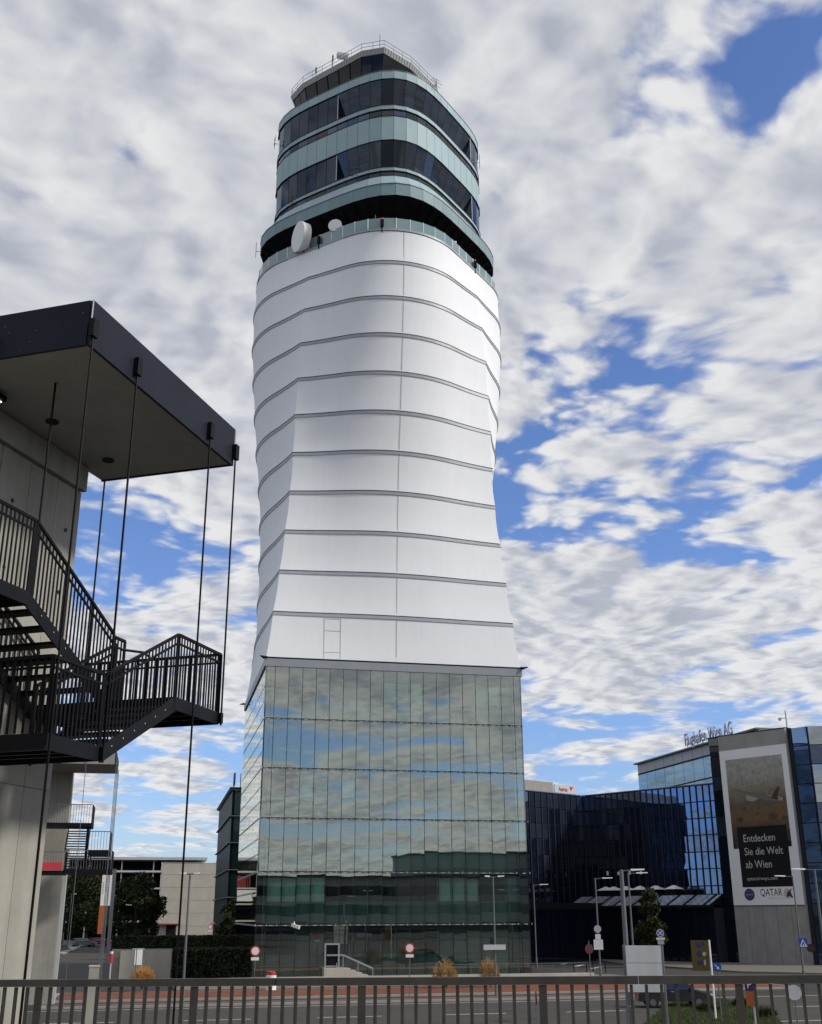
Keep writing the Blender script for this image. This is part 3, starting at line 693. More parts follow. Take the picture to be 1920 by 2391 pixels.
rf0, rf1, rft = cs(1.0), cs(1.035), cs(1.02)
MB().loft(ringz(rf0, 100.84), ringz(rf1, 101.45)).loft(ringz(rf1, 101.45), ringz(cs(.9), 101.5), False).loft(ringz(cs(.8), 100.84), ringz(rf0, 100.84)).build('cab_roof_edge', 'rib_white', tower)
MB().prism(cs(.92), 101.3, 101.46).build('cab_roof', 'concrete_grey', tower)
for k in range(nc):
    p0, p1 = Vector((*rf0[k], 100.87)), Vector((*rf0[(k+1) % nc], 100.87)); q0, q1 = Vector((*rf1[k], 101.44)), Vector((*rf1[(k+1) % nc], 101.44))
    n = (p1-p0).cross(q0-p0).normalized(); m = max(2, int((q1-q0).length/.42)); mb = MB()
    for j in range(m):
        a, b = p0.lerp(p1, (j+.5)/m)+n*.02, q0.lerp(q1, (j+.5)/m)+n*.02; mb.bar(a, b, .035, 4)
    mb.build('roof_edge_ribs', 'strip', tower)
    # roof railing
    r0, r1 = Vector((*rft[k], 0)), Vector((*rft[(k+1) % nc], 0)); m = max(1, round((r1-r0).length/1.6)); mb = MB()
    for j in range(m): p = r0.lerp(r1, j/m); mb.bar((p.x, p.y, 101.4), (p.x, p.y, 102.55), .028, 5)
    for z in (102.55, 102.0): mb.bar((r0.x, r0.y, z), (r1.x, r1.y, z), .028, 5)
    mb.build('roof_railing', 'grey_steel', tower)
def tower_local(px, py, y): p = onY(px, py, y); return (p[0]-TX, p[1]-TY, p[2])
# roof kit
p = tower_local(800*1.109, 103*1.109, 103.4)
MB().bar((p[0], p[1], 101.4), (p[0], p[1], 104.2), .035).build('roof_mast', 'grey_steel', tower)
a = (-5.6, -4.1, 103.35); b = (-4.2, -5.0, 102.55)
mb = MB().lathe(a, Vector(b)-Vector(a), [(0, .02), (0, .45), (.03, .48), (1.75, .48), (1.78, .0)], 14); mb.build('radar_drum', 'dish', tower, True, R(40))
MB().bar((-4.9, -4.5, 101.4), (-4.9, -4.5, 102.7), .10).bar((-4.4, -4.9, 102.35), (-4.0, -5.2, 102.2), .2, 8).build('radar_mount', 'dark_steel', tower)
for (x, y) in ((-4.0, -5.6), (1.8, -5.9), (-9.6, .6)):
    MB().lathe((x, y, 101.45), (0, 0, 1), [(0, .02), (0, .2), (.35, .2), (.5, .1), (.55, 0)], 10).build('obstruction_light', 'red_paint', tower, True, R(40))
for (x, y, h) in ((-8.0, -1.6, 1.9), (-6.2, -3.4, 2.6)):
    MB().bar((x, y, 101.4), (x, y, 101.4+h), .03).bar((x, y, 101.0+h*.75), (x, y, 101.4+h*.92), .09, 8).build('whip_antenna', 'dark_steel', tower)
def yagi(c, d, h, n, mname='dark_steel'):
    """a little mast with a boom of cross rods, standing out from the facade"""
    c = Vector(c); d = Vector((d[0], d[1], 0)).normalized(); t = Vector((-d.y, d.x, 0)); mb = MB()
    mb.bar(c, c+d*.5, .03, 5).bar(c+d*.5-Vector((0, 0, h*.4)), c+d*.5+Vector((0, 0, h*.6)), .03, 5)
    for k in range(n):
        q = c+d*.5+Vector((0, 0, -h*.3+h*.8*k/max(1, n-1))); mb.bar(q-t*.55, q+t*.55, .018, 4)
    q = c+d*.5+Vector((0, 0, h*.2)); mb.bar(q-t*.8, q+t*.8, .02, 4)
    mb.build('antenna', mname, tower)
for k, z, h, n in ((26, 91.8, 1.6, 3), (49, 91.0, 1.8, 3), (30, 79.6, 1.8, 3), (35, 80.6, 1.8, 3), (44, 80.2, 2.0, 2), (1, 80.2, 1.9, 3), (25, 77.6, 1.9, 3), (42, 95.2, 1.2, 2)):
    p = lg2[k] if z < 82 else sil[k]; p = Vector((p[0], p[1], z)); yagi(p, (p.x, p.y), h, n)
p = tower_local(905, 178, 101.5)
mb = MB().bar((4.6, -8.6, 94.8), (4.6, -8.6, 96.2), .05)
for q in ((.4, 0, 1.0), (-.35, .1, .9), (.1, -.4, 1.1), (0.2, .3, .8)): mb.bar((4.6, -8.6, 95.6), (4.6+q[0], -8.6+q[1], 95.6+q[2]), .03, 4)
mb.build('antenna_cluster', 'dark_steel', tower)
mb = MB().bar((-6.1, -6.9, 94.8), (-6.1, -6.9, 95.9), .03)
for q in ((.35, .2, .8), (-.3, .1, .7)): mb.bar((-6.1, -6.9, 95.2), (-6.1+q[0], -6.9+q[1], 95.2+q[2]), .025, 4)
mb.build('antenna_cluster', 'light_steel', tower)
# dishes, lights and cameras on the terrace
def dish(c, d, r, name='satellite_dish'):
    c = Vector(c); d = Vector(d).normalized()
    mb = MB().lathe(c, d, [(-.55*r, .02), (-.55*r, .38*r), (-.3*r, .42*r), (-.25*r, .55*r), (-.12*r, .85*r), (0, r), (.03*r, r), (0.0, .96*r), (-.2*r, .5*r), (-.24*r, .02)], 24)
    o = mb.build(name, 'dish', tower, True, R(50))
    MB().bar((c.x-d.x*.4*r, c.y-d.y*.4*r, 72.6), c-d*.4*r, .12, 8).build('dish_mast', 'grey_steel', tower)
    return o
def shroud(c, d, r, L_):
    c = Vector(c); d = Vector(d).normalized()
    MB().lathe(c, d, [(-L_, .02), (-L_, .45*r), (-.75*L_, r*.95), (0, r), (.02, r*.97), (.05, 0.01)], 28).build('satellite_dish', 'dish', tower, True, R(50))
    MB().bar((c.x-d.x*.6*L_, c.y-d.y*.6*L_, 72.6), c-d*.6*L_, .14, 8).build('dish_mast', 'grey_steel', tower)
p = tower_local(694, 595, 102.9); shroud((p[0], p[1], 74.3), (-.95, -.30, -.05), 1.7, 1.2)
p = tower_local(782, 546, 100.4); shroud((p[0], p[1], 74.6), (-.35, -.93, .0), .75, .4)
p = tower_local(1022, 527, 100.3); dish((p[0], p[1], 74.3), (-.75, -.6, .1), .45)
p = tower_local(1057, 545, 101.0); x, y = p[0], p[1]
MB().box(x-.4, x+.4, y-.2, y+.2, 74.5, 74.75).bar((x, y, 72.6), (x, y, 74.5), .12, 8).build('weather_sensor', 'white_paint', tower)
for k in (5, 33, 38, 46):
    k2 = int(k*56/52) % 56; x, y = bal[k2]; d = Vector((x, y, 0)).normalized()
    mb = MB().box(x-.16+d.x*.25, x+.16+d.x*.25, y-.16+d.y*.25, y+.16+d.y*.25, 72.9, 73.7).bar((x+d.x*.25, y+d.y*.25, 72.2), (x+d.x*.25, y+d.y*.25, 73.9), .06, 6)
    o = mb.build('terrace_floodlight', 'black_steel', tower)
    MB().lathe((x+d.x*.25, y+d.y*.25, 73.72), (0, 0, 1), [(0, .01), (0, .09), (.2, .09), (.27, .01)], 8).build('lamp_head', 'red_paint', o, True)
p = tower_local(877, 500, 99.9); MB().bar((p[0], p[1], 72.6), (p[0], p[1], 77.0), .05).build('terrace_mast', 'light_steel', tower)

# ================================================================== near stair tower (local x = b, local y = a)
RZ = R(-29.0)
st = empty('stair_tower', 'open steel stair hung on rods beneath a dark canopy beside a concrete wall', 'stair tower', (0.97, 21.63, 0), RZ)
# wall with board-marked panels, open joints and tie holes
WX = -3.04
wl = MB().box(-4.6, WX-.03, -16.0, -.72, 0, 13.98).build('pier_wall', 'concrete', st)
ys = [-.72, -1.55, -2.45, -3.35, -4.25, -5.15, -6.1, -7.2, -8.4, -9.6, -10.8, -12.0, -13.2, -14.6, -16.0]
for k in range(len(ys)-1):
    for z0, z1 in ((.02, 3.2), (3.212, 7.4), (7.412, 13.45)):
        MB().box(WX-.03, WX+.004*(k % 3), ys[k+1]+.008, ys[k]-(.008 if k else 0.0), z0, z1).build('concrete_panel', 'concrete', wl)
    if k % 2 == 0:
        mb = MB()
        for z in (8.6, 9.9, 11.2, 12.5): mb.bar((WX+.008, (ys[k]+ys[k+1])/2, z), (WX+.014, (ys[k]+ys[k+1])/2, z), .045, 10)
        mb.build('tie_hole', 'dark_line', wl)
MB().box(WX+.005, WX+.12, -16.0, -.72, 13.46, 13.98).build('wall_beam', 'concrete', st)
# canopy
can = MB().box(-3.06, -.03, -5.40, -.02, 14.005, 14.78).build('canopy', 'soffit', st)
MB().box(-.03, .03, -5.44, .03, 13.98, 14.81).build('fascia_panel', 'fascia', can)
MB().box(-12.0, -.035, -5.46, -5.405, 13.98, 14.81).build('fascia_panel', 'fascia', can)
MB().box(-3.06, -.03, -.02, .03, 13.98, 14.81).build('fascia_panel', 'fascia', can)
MB().box(-12.0, -3.065, -5.40, -4.0, 14.005, 14.78).build('canopy_wing', 'soffit', can)
random.seed(3)
mb = MB()
for k in range(18): x = -random.uniform(.1, 4); z = random.uniform(14.05, 14.7); mb.box(x-.004, x+.004, -5.468, -5.46, z-.004, z+.004)
stuff(mb.build('rivets', 'light_steel', can))
for y in (-.98, -2.97, -4.29-1.0):
    MB().lathe((-2.31, y, 14.003), (0, 0, -1), [(0, .12), (.03, .12), (.03, .10), (.005, .02)], 18).build('downlight', 'dark_line', can)
fl = MB().box(-2.62, -2.42, -4.55, -4.2, 13.86, 13.95).build('floodlight', 'black_steel', can)
for k in range(5): MB().lathe((-2.52, -4.5+.065*k, 13.858), (0, 0, -1), [(0, .0), (0, .024), (.012, .02), (.014, 0)], 8).build('led_lens', 'led', fl)
Z2_, Z3_ = 8.83, 7.65
# hanger rods with their brackets
for y, z in ((.01, Z2_), (-4.01, Z3_)): MB().box(.021, .10, y-.04, y+.04, z-.19, z+.01).build('rod_foot', 'dark_steel', st)
def rod(x, y, ztop, zbot=0.0, bracket=True):
    o = MB().bar((x, y, zbot), (x, y, ztop), .019, 8).build('hanger_rod', 'black_steel', st)
    if bracket:
        MB().box(x-.035, x+.05, y-.075, y+.075, ztop-.02, ztop+.30).build('rod_bracket', 'dark_steel', o)
for y, zb in ((-5.44, 0), (-4.01, 7.42), (-1.15, 0), (.01, 8.6)): rod(.075, y, 14.13, zb)
MB().bar((.05, .03, 14.3), (.05, .03, 14.8), .012).build('corner_trim', 'light_steel', can)
MB().bar((.03, -5.46, 14.42), (.03, -5.46, 14.81), .012).build('corner_trim', 'light_steel', can)
rod(-1.33, -4.35, 14.0, 9.9, False); rod(-3.0, .03, 14.0, 8.6, False); rod(-1.85, -5.5, 14.13, 7.4)
# landings
def landing(x0, x1, y0, y1, zt, name='landing'):
    o = MB().box(x0+.03, x1-.03, y0+.03, y1-.03, zt-.05, zt).build(name, 'black_steel', st)
    for a in ((x0, x1, y0, y0+.03), (x0, x1, y1-.03, y1), (x0, x0+.03, y0+.03, y1-.03), (x1-.03, x1, y0+.03, y1-.03)):
        MB().box(*a, zt-.21, zt+.02).build('edge_beam', 'dark_steel', o)
    for k in range(3):
        yy = y0+(y1-y0)*(k+1)/4; MB().box(x0+.04, x1-.04, yy-.03, yy+.03, zt-.17, zt-.055).build('joist', 'black_steel', o)
    return o
Z2, Z3, Z1_ = 8.83, 7.65, 10.15
landing(-3.0, .02, -1.74, .02, Z2); landing(-3.0, .02, -5.48, -4.02, Z3); landing(-9.0, -3.02, -5.48, -4.02, Z3)
landing(-9.0, -1.30, -5.70, -4.42, Z1_)
def flight(x0, x1, ya, za, yb, zb):
    """from (ya, za) to (yb, zb); treads between two stringers"""
    n = 7; o = MB().beam((x0+.02, ya, za-.12), (x0+.02, yb, zb-.12), .03, .24).build('flight', 'dark_steel', st)
    MB().beam((x1-.02, ya, za-.12), (x1-.02, yb, zb-.12), .03, .24).build('stringer', 'dark_steel', o)
    for k in range(1, n):
        f = k/n; y = ya+(yb-ya)*f; z = za+(zb-za)*f
        MB().box(x0+.04, x1-.04, y-.15, y+.15, z-.045, z).build('tread', 'black_steel', o)
    for k in range(1, n, 1):
        f = k/n; y = ya+(yb-ya)*f; z = za+(zb-za)*f
        MB().bar((x1-.004, y, z-.1), (x1+.002, y, z-.1), .012, 6).build('bolt', 'light_steel', o)
    return o
flight(-1.28, .02, -4.02, Z3, -1.74, Z2)
flight(-2.92, -1.30, -4.42, Z1_, -1.74, Z2)
BAL = {}
def railing(p, q, h=1.15, spacing=.108, post=True, mid=.86):
    """p, q floor points on the line of the railing"""
    p = Vector(p); q = Vector(q); L_ = math.hypot(q.x-p.x, q.y-p.y); n = max(1, round(L_/spacing)); up = Vector((0, 0, 1))
    o = MB().beam(p+up*h, q+up*h, .045, .05).build('railing', 'black_steel', st)
    MB().beam(p+up*(h*mid), q+up*(h*mid), .03, .035).build('mid_rail', 'black_steel', o)
    d = (q-p); hd_ = Vector((d.x, d.y, 0)).normalized()
    ang = math.atan2(hd_.y, hd_.x)
    if 'b' not in BAL: BAL['b'] = MB().box(-.02, .02, -.006, .006, 0, 1.10).mesh('baluster', 'black_steel'); BAL['p'] = MB().box(-.035, .035, -.012, .012, -.15, 1.15).mesh('railing_post', 'black_steel')
    for k in range(n+1):
        c = p.lerp(q, k/n)
        if k in (0, n) and post: bo_ = link('railing_post', BAL['p'], o, c, ang); bo_.scale = (1, 1, (h-.0)/1.15)
        else: bo_ = link('baluster', BAL['b'], o, c+Vector((0, 0, .03)), ang); bo_.scale = (1, 1, (h-.05)/1.10)
    return o
railing((.0, -1.70, Z2), (.0, 0, Z2)); railing((.0, .0, Z2), (-3.0, .0, Z2))
railing((.0, -4.02, Z3), (.0, -1.74, Z2)); railing((.0, -5.46, Z3), (.0, -4.06, Z3)); railing((.0, -5.46, Z3), (-9.0, -5.46, Z3), spacing=.13)
railing((-1.26, -4.0, Z3), (-1.26, -1.76, Z2), 1.05)
railing((-1.32, -4.42, Z1_), (-1.32, -1.76, Z2), 1.25); railing((-1.32, -5.68, Z1_), (-1.32, -4.46, Z1_), 1.25); railing((-1.36, -5.68, Z1_), (-9.0, -5.68, Z1_), 1.25, .13)
railing((-2.9, -4.42, Z1_), (-2.9, -1.76, Z2), 1.05, .14)
railing((-1.32, -1.72, Z2), (-1.32, -1.36, Z2), 1.2)
MB().tube([(-1.15, -1.75, Z2+.95), (-.95, -1.3, Z2+.98), (-.9, -1.15, Z2+.92), (-.98, -1.1, Z2+.85)], [.025]*4).build('handrail_end', 'black_steel', st)

# ================================================================== far stair tower (square to the control tower)
fs = empty('far_stair_tower', 'small far stair tower with grey canopy, red banner and concrete wall', 'stair tower', (-3.0, 77.7, 0))
MB().box(-12.0, -2.72, .05, 1.4, 0, 14.2).build('pier_wall', 'concrete', fs)
MB().box(-2.71, -2.52, .25, 1.3, 0, 9.2).build('downpipe_casing', 'light_steel', fs)
cn = MB().box(-12.0, .1, -5.2, .0, 14.02, 14.8).build('canopy', 'concrete_grey', fs)
MB().box(.1, .16, -5.25, .06, 14.0, 14.84).build('fascia_panel', 'fascia', cn); MB().box(-12.0, .1, -5.26, -5.2, 14.0, 14.84).build('fascia_panel', 'concrete_grey', cn)
for x, y in ((.2, -5.2), (.2, -3.4), (.2, -1.6), (.2, 0), (-1.6, -5.3)): MB().bar((x, y, 0), (x, y, 14.3), .02, 6).build('hanger_rod', 'grey_steel', fs)
def c6x(x): return x*620/1731
def c6y(y): return 1750+y*641/1790
def Lf(x, y, yy=74.0): p = onY(c6x(x), c6y(y), yy); return p[0]+3.0, p[2]
yo = 74.0-77.7
def frail(x0, x1, z, y, par, h=1.1):
    mb = MB().beam((x0, y, z+h), (x1, y, z+h), .05, .05)
    n = max(2, int((x1-x0)/.16))
    for k in range(n+1): x = x0+(x1-x0)*k/n; mb.box(x-.012, x+.012, y-.012, y+.012, z, z+h)
    return mb.build('railing', 'grey_steel', par)
def flanding(xa, xb, yt, yb):
    (x0, zt), (x1, zb) = Lf(xa, yt), Lf(xb, yb)
    o = MB().box(x0, x1, yo, yo+2.2, zb, zt).build('landing', 'dark_steel', fs); frail(x0, x1-.05, zt, yo+.03, o)
    MB().box(x1-.06, x1, yo+.06, yo+2.2, zt, zt+1.1).build('side_railing', 'black_steel', o); return o, x0, x1, zt
flanding(120, 598, 474, 505)
flanding(575, 712, 655, 690)
o3, x0, x1, zt = flanding(100, 415, 790, 815)
(xa, za), (xb, zb) = Lf(258, 736), Lf(402, 788)
MB().box(xa, xb, yo-.06, yo-.02, zb, za).build('banner', 'red_cloth', fs)
o4 = flanding(415, 725, 782, 812)[0]
def fflight(xa, xb, yt, yb, n):
    (x0, z1), (x1, z0) = Lf(xa, yt), Lf(xb, yb)
    o = MB().beam((x0-.03, yo+1.4, z1), (x0-.03, yo+.1, z0), .05, .25).build('flight', 'dark_steel', fs)
    MB().beam((x1+.03, yo+1.4, z1), (x1+.03, yo+.1, z0), .05, .25).build('stringer', 'dark_steel', o)
    for k in range(n):
        f = (k+.5)/n; y = yo+1.4-1.3*f; z = z1+(z0-z1)*f; MB().box(x0, x1, y-.14, y+.14, z-.06, z).build('tread', 'dark_steel', o)
fflight(440, 565, 512, 655, 8); fflight(588, 697, 680, 785, 7); fflight(430, 560, 660, 785, 7)
MB().box(Lf(575, 500)[0]-.08, Lf(575, 500)[0]+.08, yo+.2, yo+.4, Lf(575, 800)[1], Lf(575, 480)[1]).build('stair_post', 'dark_steel', fs)

# ================================================================== foreground railing on the ramp
ra, rb = Vector((-.92, 10.65, 4.685)), Vector((4.45, 7.87, 4.775))
rd_ = (rb-ra).normalized(); ra = ra-rd_*3.2; rb = rb+rd_*4.6; RL = (rb-ra).length
hor = Vector((rd_.x, rd_.y, 0)).normalized(); nin = Vector((hor.y, -hor.x, 0))       # towards the camera side
mat('rail_paint', (0.115, 0.102, 0.083), 0.5, var=0.18, scale=6, bump=0.1, bscale=30)
rl = empty('bridge_railing', 'grey brown metal railing with flat top rail and upright bars on the ramp', 'railing', (ra.x, ra.y, ra.z-1.1))
o_ = Vector((ra.x, ra.y, ra.z-1.1))
posts = [k*1.43+0.38 for k in range(int(RL/1.43)+1)]
edges_ = [0.0]+[p+.715 for p in posts if p+.715 < RL][1::2]+[RL]
for k in range(len(edges_)-1):
    p, q = ra+rd_*(edges_[k]+.004)-o_, ra+rd_*(edges_[k+1]-.004)-o_
    MB().beam(p-Vector((0, 0, .028)), q-Vector((0, 0, .028)), .06, .056).build('top_rail', 'rail_paint', rl)
MB().beam(ra+rd_*.0-o_-Vector((0, 0, .95)), rb-o_-Vector((0, 0, .95)), .04, .04).build('bottom_rail', 'rail_paint', rl)
ang = math.atan2(hor.y, hor.x)
bme = MB().box(-.011, .011, -.013, .013, .17, 1.04).mesh('baluster', 'rail_paint'); pme = MB().box(-.028, .028, -.016, .016, .0, 1.04).mesh('post', 'rail_paint')
s = 0.38-1.43
while s < RL:
    for j in range(13):
        t = s+j*.11
        if 0 < t < RL: link('post' if j == 0 else 'baluster', pme if j == 0 else bme, rl, ra+rd_*t-o_-Vector((0, 0, 1.1)), ang)
    s += 1.43
# the ramp deck the railing and the camera stand on
def dk(t, w_, z): p = ra+rd_*t+nin*w_; return (p.x, p.y, p.z-1.1+z)
deck = MB().hexa([dk(-20, -.25, -.5), dk(RL+20, -.25, -.5), dk(RL+20, 14, -.5), dk(-20, 14, -.5)], [dk(-20, -.25, 0), dk(RL+20, -.25, 0), dk(RL+20, 14, 0), dk(-20, 14, 0)]).build('ramp_deck', 'asphalt')
struct(deck, 'asphalt ramp deck that carries the railing')

# ================================================================== street furniture
def lamp_post(base, h, arms, r=.06, label='', group='street lamps', headlen=.9, flat=True):
    o = empty('street_lamp', label, 'street lamp', (base[0], base[1], base[2]), 0, group)
    MB().lathe((0, 0, 0), (0, 0, 1), [(0, .01), (0, r*1.5), (.9, r*1.5), (.95, r*1.1), (h, r*.75), (h+.02, .005)], 10).build('pole', 'grey_steel', o, True, R(40))
    for (dx, dy, L_) in arms:
        d = Vector((dx, dy, 0)).normalized(); t = Vector((-d.y, d.x, 0))
        a = MB().bar((0, 0, h-.05), d*(L_*.45)+Vector((0, 0, h)), .03, 6).build('arm', 'grey_steel', o)
        c0, c1 = d*(L_*.42)+Vector((0, 0, h+.01)), d*L_+Vector((0, 0, h+.03))
        MB().hexa([c0-t*.10-Vector((0, 0, .05)), c1-t*.15-Vector((0, 0, .03)), c1+t*.15-Vector((0, 0, .03)), c0+t*.10-Vector((0, 0, .05))], [c0-t*.09+Vector((0, 0, .05)), c1-t*.13+Vector((0, 0, .03)), c1+t*.13+Vector((0, 0, .03)), c0+t*.09+Vector((0, 0, .05))]).build('lamp_head', 'white_paint', a)
    return o
camr = Vector((math.cos(YAW), -math.sin(YAW)))            # to the right across the view
def lamp_at(px, py_top, D, arms, r, label, **k):
    p = atD(px, py_top, D); return lamp_post((p[0], p[1], 0), p[2], [(camr.x*a, camr.y*a, abs(a)) for a in arms], r, label, **k)
lamp_at(1151.5, 2047, 78.5, [.75, -.55], .065, 'slim lamp with two short heads and a small plate before the tower glass')
p = atD(1156, 2212, 78.4); MB().box(-.75, .75, -.03, .03, -.16, .16).build('street_plate', 'light_steel'); bpy.data.objects['street_plate'].location = (p[0]-.05, p[1]-.1, p[2]); tag(bpy.data.objects['street_plate'], 'small grey name plate fixed to the slim lamp pole', 'sign')
lamp_at(444, 2040, 72, [.55, -.55], .075, 'slim lamp with two tiny heads before the pale concrete wall')
lamp_at(1246, 2066, 120, [1.5], .075, 'single arm lamp right beside the tower corner')
lamp_at(1390, 2051, 100, [1.45], .07, 'single arm lamp carrying parking signs on its pole')
lamp_at(1451, 2032, 60, [1.15], .13, 'stout lamp pole rising beside the blank white signboard')
lamp_at(1467, 2039, 98, [1.6], .08, 'single arm lamp rising behind the blank white signboard')
lamp_at(1851, 2046, 100, [-1.45], .07, 'single arm lamp with crossing sign before the poster wall')
lamp_at(1902, 2030, 78, [-1.45, 1.3], .08, 'lamp with two long arms at the corner of the blue glass office')
lamp_at(168, 2088, 190, [.7], .07, 'distant lamp in front of the dark trees')
def disc(mb, c, r, th, n=20):
    return mb.lathe(c, (0, -1, 0), [(0, .0), (0, r), (th, r), (th, 0)], n)
def face_cam(o, p): o.rotation_euler = (0, 0, -math.atan2(p[0], p[1]))
def no_vehicles(px, py, D, label):
    p = atD(px, py, D); o = empty('road_sign', label, 'road sign', (p[0], p[1], 0)); face_cam(o, p); z = p[2]
    MB().bar((0, .03, 0), (0, .03, z+.3), .03, 8).build('pole', 'grey_steel', o)
    s = disc(MB(), (0, 0, z), .34, .015).build('sign_face', 'red_paint', o); disc(MB(), (0, -.016, z), .24, .004).build('sign_centre', 'white_paint', s)
    MB().box(-.26, .26, -.035, 0, z-.58, z-.38).build('supplement_plate', 'white_paint', o)
no_vehicles(596.5, 2221, 80, 'round white sign with red rim at the tower corner by the hedge')
no_vehicles(957, 2214, 79, 'round white sign with red rim before the middle of the tower front')
no_vehicles(491, 2165, 170, 'distant round sign with red rim in front of the dark glass block')
# small things at the tower foot
wl_ = MB().box(5.0, 36.0, 93.2, 93.5, .12, .58).build('low_wall', 'concrete_far'); tag(wl_, 'long low pale wall at the foot of the tower', 'wall')
p = atD(634, 2272, 86)
bo = empty('bollard', 'white bollard with red cap at the foot of the tower', 'bollard', (p[0], p[1], 0)); MB().lathe((0, 0, 0), (0, 0, 1), [(0, .0), (0, .38), (1.1, .36), (1.15, 0)], 14).build('body', 'white_paint', bo, True, R(40)); MB().lathe((0, 0, 1.151), (0, 0, 1), [(0, .3), (.2, .3), (.26, 0)], 14).build('cap', 'red_paint', bo, True, R(40))
fe = empty('guard_rail', 'thin steel guard rail on the low wall before the tower', 'railing', (24.5, 93.35, .58)); mb = MB()
for k in range(12): MB().bar((k*1.0, 0, 0), (k*1.0, 0, .75), .02, 6).build('post', 'grey_steel', fe)
MB().bar((0, 0, .75), (11, 0, .75), .025, 6).build('top_rail', 'grey_steel', fe)
# signboard seen from behind
p = atD(1505, 2260, 58); sb_ = empty('signboard', 'blank white back of a large road signboard on two posts', 'signboard', (p[0], p[1], 0)); face_cam(sb_, p)
z0 = atD(1505, 2317, 58)[2]; z1 = atD(1505, 2208, 58)[2]; zm = atD(1505, 2249, 58)[2]
MB().box(-.83, .83, -.02, .02, zm+.012, z1).build('upper_board', 'board_back', sb_); MB().box(-.83, .83, -.02, .02, z0, zm-.012).build('lower_board', 'board_back', sb_)
for x in (-.92, .90): MB().bar((x, .06, 0), (x, .06, z1+(.03 if x < 0 else .0)), .05, 8).build('post', 'grey_steel', sb_)
for z in (zm-.2, zm+.3): MB().box(-.9, .88, .022, .05, z-.03, z+.03).build('cross_rail', 'grey_steel', sb_)
# no stopping sign on its own post
def round_sign(px, py, D, r, label, kind):
    p = atD(px, py, D); o = empty('road_sign', label, 'road sign', (p[0], p[1], 0)); face_cam(o, p); z = p[2]
    MB().bar((0, .04, 0), (0, .04, z+r*.8), .032, 8).build('pole', 'grey_steel', o)
    if kind == 'nostop':
        s = disc(MB(), (0, 0, z), r, .015, 24).build('sign_face', 'white_paint', o); disc(MB(), (0, -.016, z), r*.82, .004, 24).build('blue_field', 'blue_paint', s)
        MB().beam((-r*.5, -.026, z-r*.5), (r*.5, -.026, z+r*.5), .006, r*.2, up=(-1, 0, 1)).beam((r*.5, -.027, z-r*.5), (-r*.5, -.027, z+r*.5), .006, r*.2, up=(1, 0, 1)).build('cross', 'white_paint', s)
        MB().box(-.2, .2, -.01, .01, z-r*1.75, z-r*1.15).build('supplement_plate', 'white_paint', o); MB().box(-.15, .15, -.01, .01, z-r*2.9, z-r*1.9).build('supplement_plate', 'light_steel', o)
    if kind == 'arrow':
        s = disc(MB(), (0, 0, z), r, .015, 24).build('sign_face', 'blue_paint', o)
        d = Vector((1, 0, -1)).normalized(); t = Vector((1, 0, 1)).normalized(); c = Vector((0, -.018, z)); k = r
        MB().poly([c+d*(-.7*k)+t*.1*k, c+d*(.15*k)+t*.1*k, c+d*(.15*k)+t*.42*k, c+d*.75*k, c+d*(.15*k)-t*.42*k, c+d*(.15*k)-t*.1*k, c+d*(-.7*k)-t*.1*k]).build('arrow', 'white_paint', s)
    if kind == 'back':
        disc(MB(), (0, 0, z), r, .015, 24).build('sign_back', 'board_back', o)
    return o
round_sign(1542, 2179, 58, .175, 'round blue no stopping sign with white cross above the signboard', 'nostop')
round_sign(1674.5, 2258, 63, .22, 'round blue sign with white arrow beside the yellow board', 'arrow')
round_sign(1855, 2318, 52, .29, 'pale round back of a road sign beyond the railing', 'back')
# parking signs on the lamp with single arm
p = atD(1397, 2192, 99.6); ps = empty('parking_sign', 'white parking plates and round sign back on the lamp pole', 'road sign', (p[0], p[1], p[2])); face_cam(ps, p)
disc(MB(), (0, 0, .75), .30, .02).build('sign_back', 'light_steel', ps); MB().box(-.22, .22, -.03, -.01, -.05, .35).build('plate', 'white_paint', ps); MB().box(-.38, .38, -.03, -.01, -.85, -.07).build('plate', 'white_paint', ps)
# crossing sign
p = atD(1876, 2202, 99.5); cs_ = empty('crossing_sign', 'blue square pedestrian crossing sign beside a round dark red sign', 'road sign', (p[0], p[1], p[2])); face_cam(cs_, p)
s = MB().box(-.33, .33, -.03, 0, -.36, .36).build('sign_face', 'blue_paint', cs_)
tri = MB().poly([(-.29, -.034, -.28), (.29, -.034, -.28), (0, -.034, .30)]).build('triangle', 'white_paint', s)
MB().poly([(-.02, -.037, .12), (.05, -.037, .12), (.05, -.037, -.02), (.14, -.037, -.24), (.08, -.037, -.24), (.0, -.037, -.07), (-.1, -.037, -.24), (-.16, -.037, -.24), (-.05, -.037, .0)]).build('walker', 'print_black', tri)
disc(MB(), (.52, .0, -.38), .32, .02).build('round_sign', 'print_maroon', cs_)
# yellow board on its post
p = atD(1659, 2230, 64); yb = empty('direction_board', 'ochre yellow upright board with grey pictograms on a white post', 'signboard', (p[0], p[1], 0)); face_cam(yb, p)
z0, z1 = atD(1637, 2267, 64)[2], atD(1637, 2196, 64)[2]
b_ = MB().box(-.95, -.06, -.03, .03, z0, z1).build('board', 'yellow_board', yb); MB().bar((0, 0, 0), (0, 0, z1+.02), .05, 8).build('post', 'white_paint', yb)
h = z1-z0
mb = MB().box(-.72, -.44, -.034, -.031, z0+h*.76, z0+h*.93).box(-.40, -.26, -.034, -.031, z0+h*.80, z0+h*.95); mb.build('pictogram', 'print_navy', b_)
MB().lathe((-.55, -.031, z0+h*.55), (0, -1, 0), [(0, 0), (0, .16), (.003, .16), (.003, 0)], 16).build('pictogram', 'print_navy', b_); MB().lathe((-.30, -.031, z0+h*.55), (0, -1, 0), [(0, 0), (0, .10), (.003, .10), (.003, 0)], 16).build('pictogram', 'print_grey', b_)
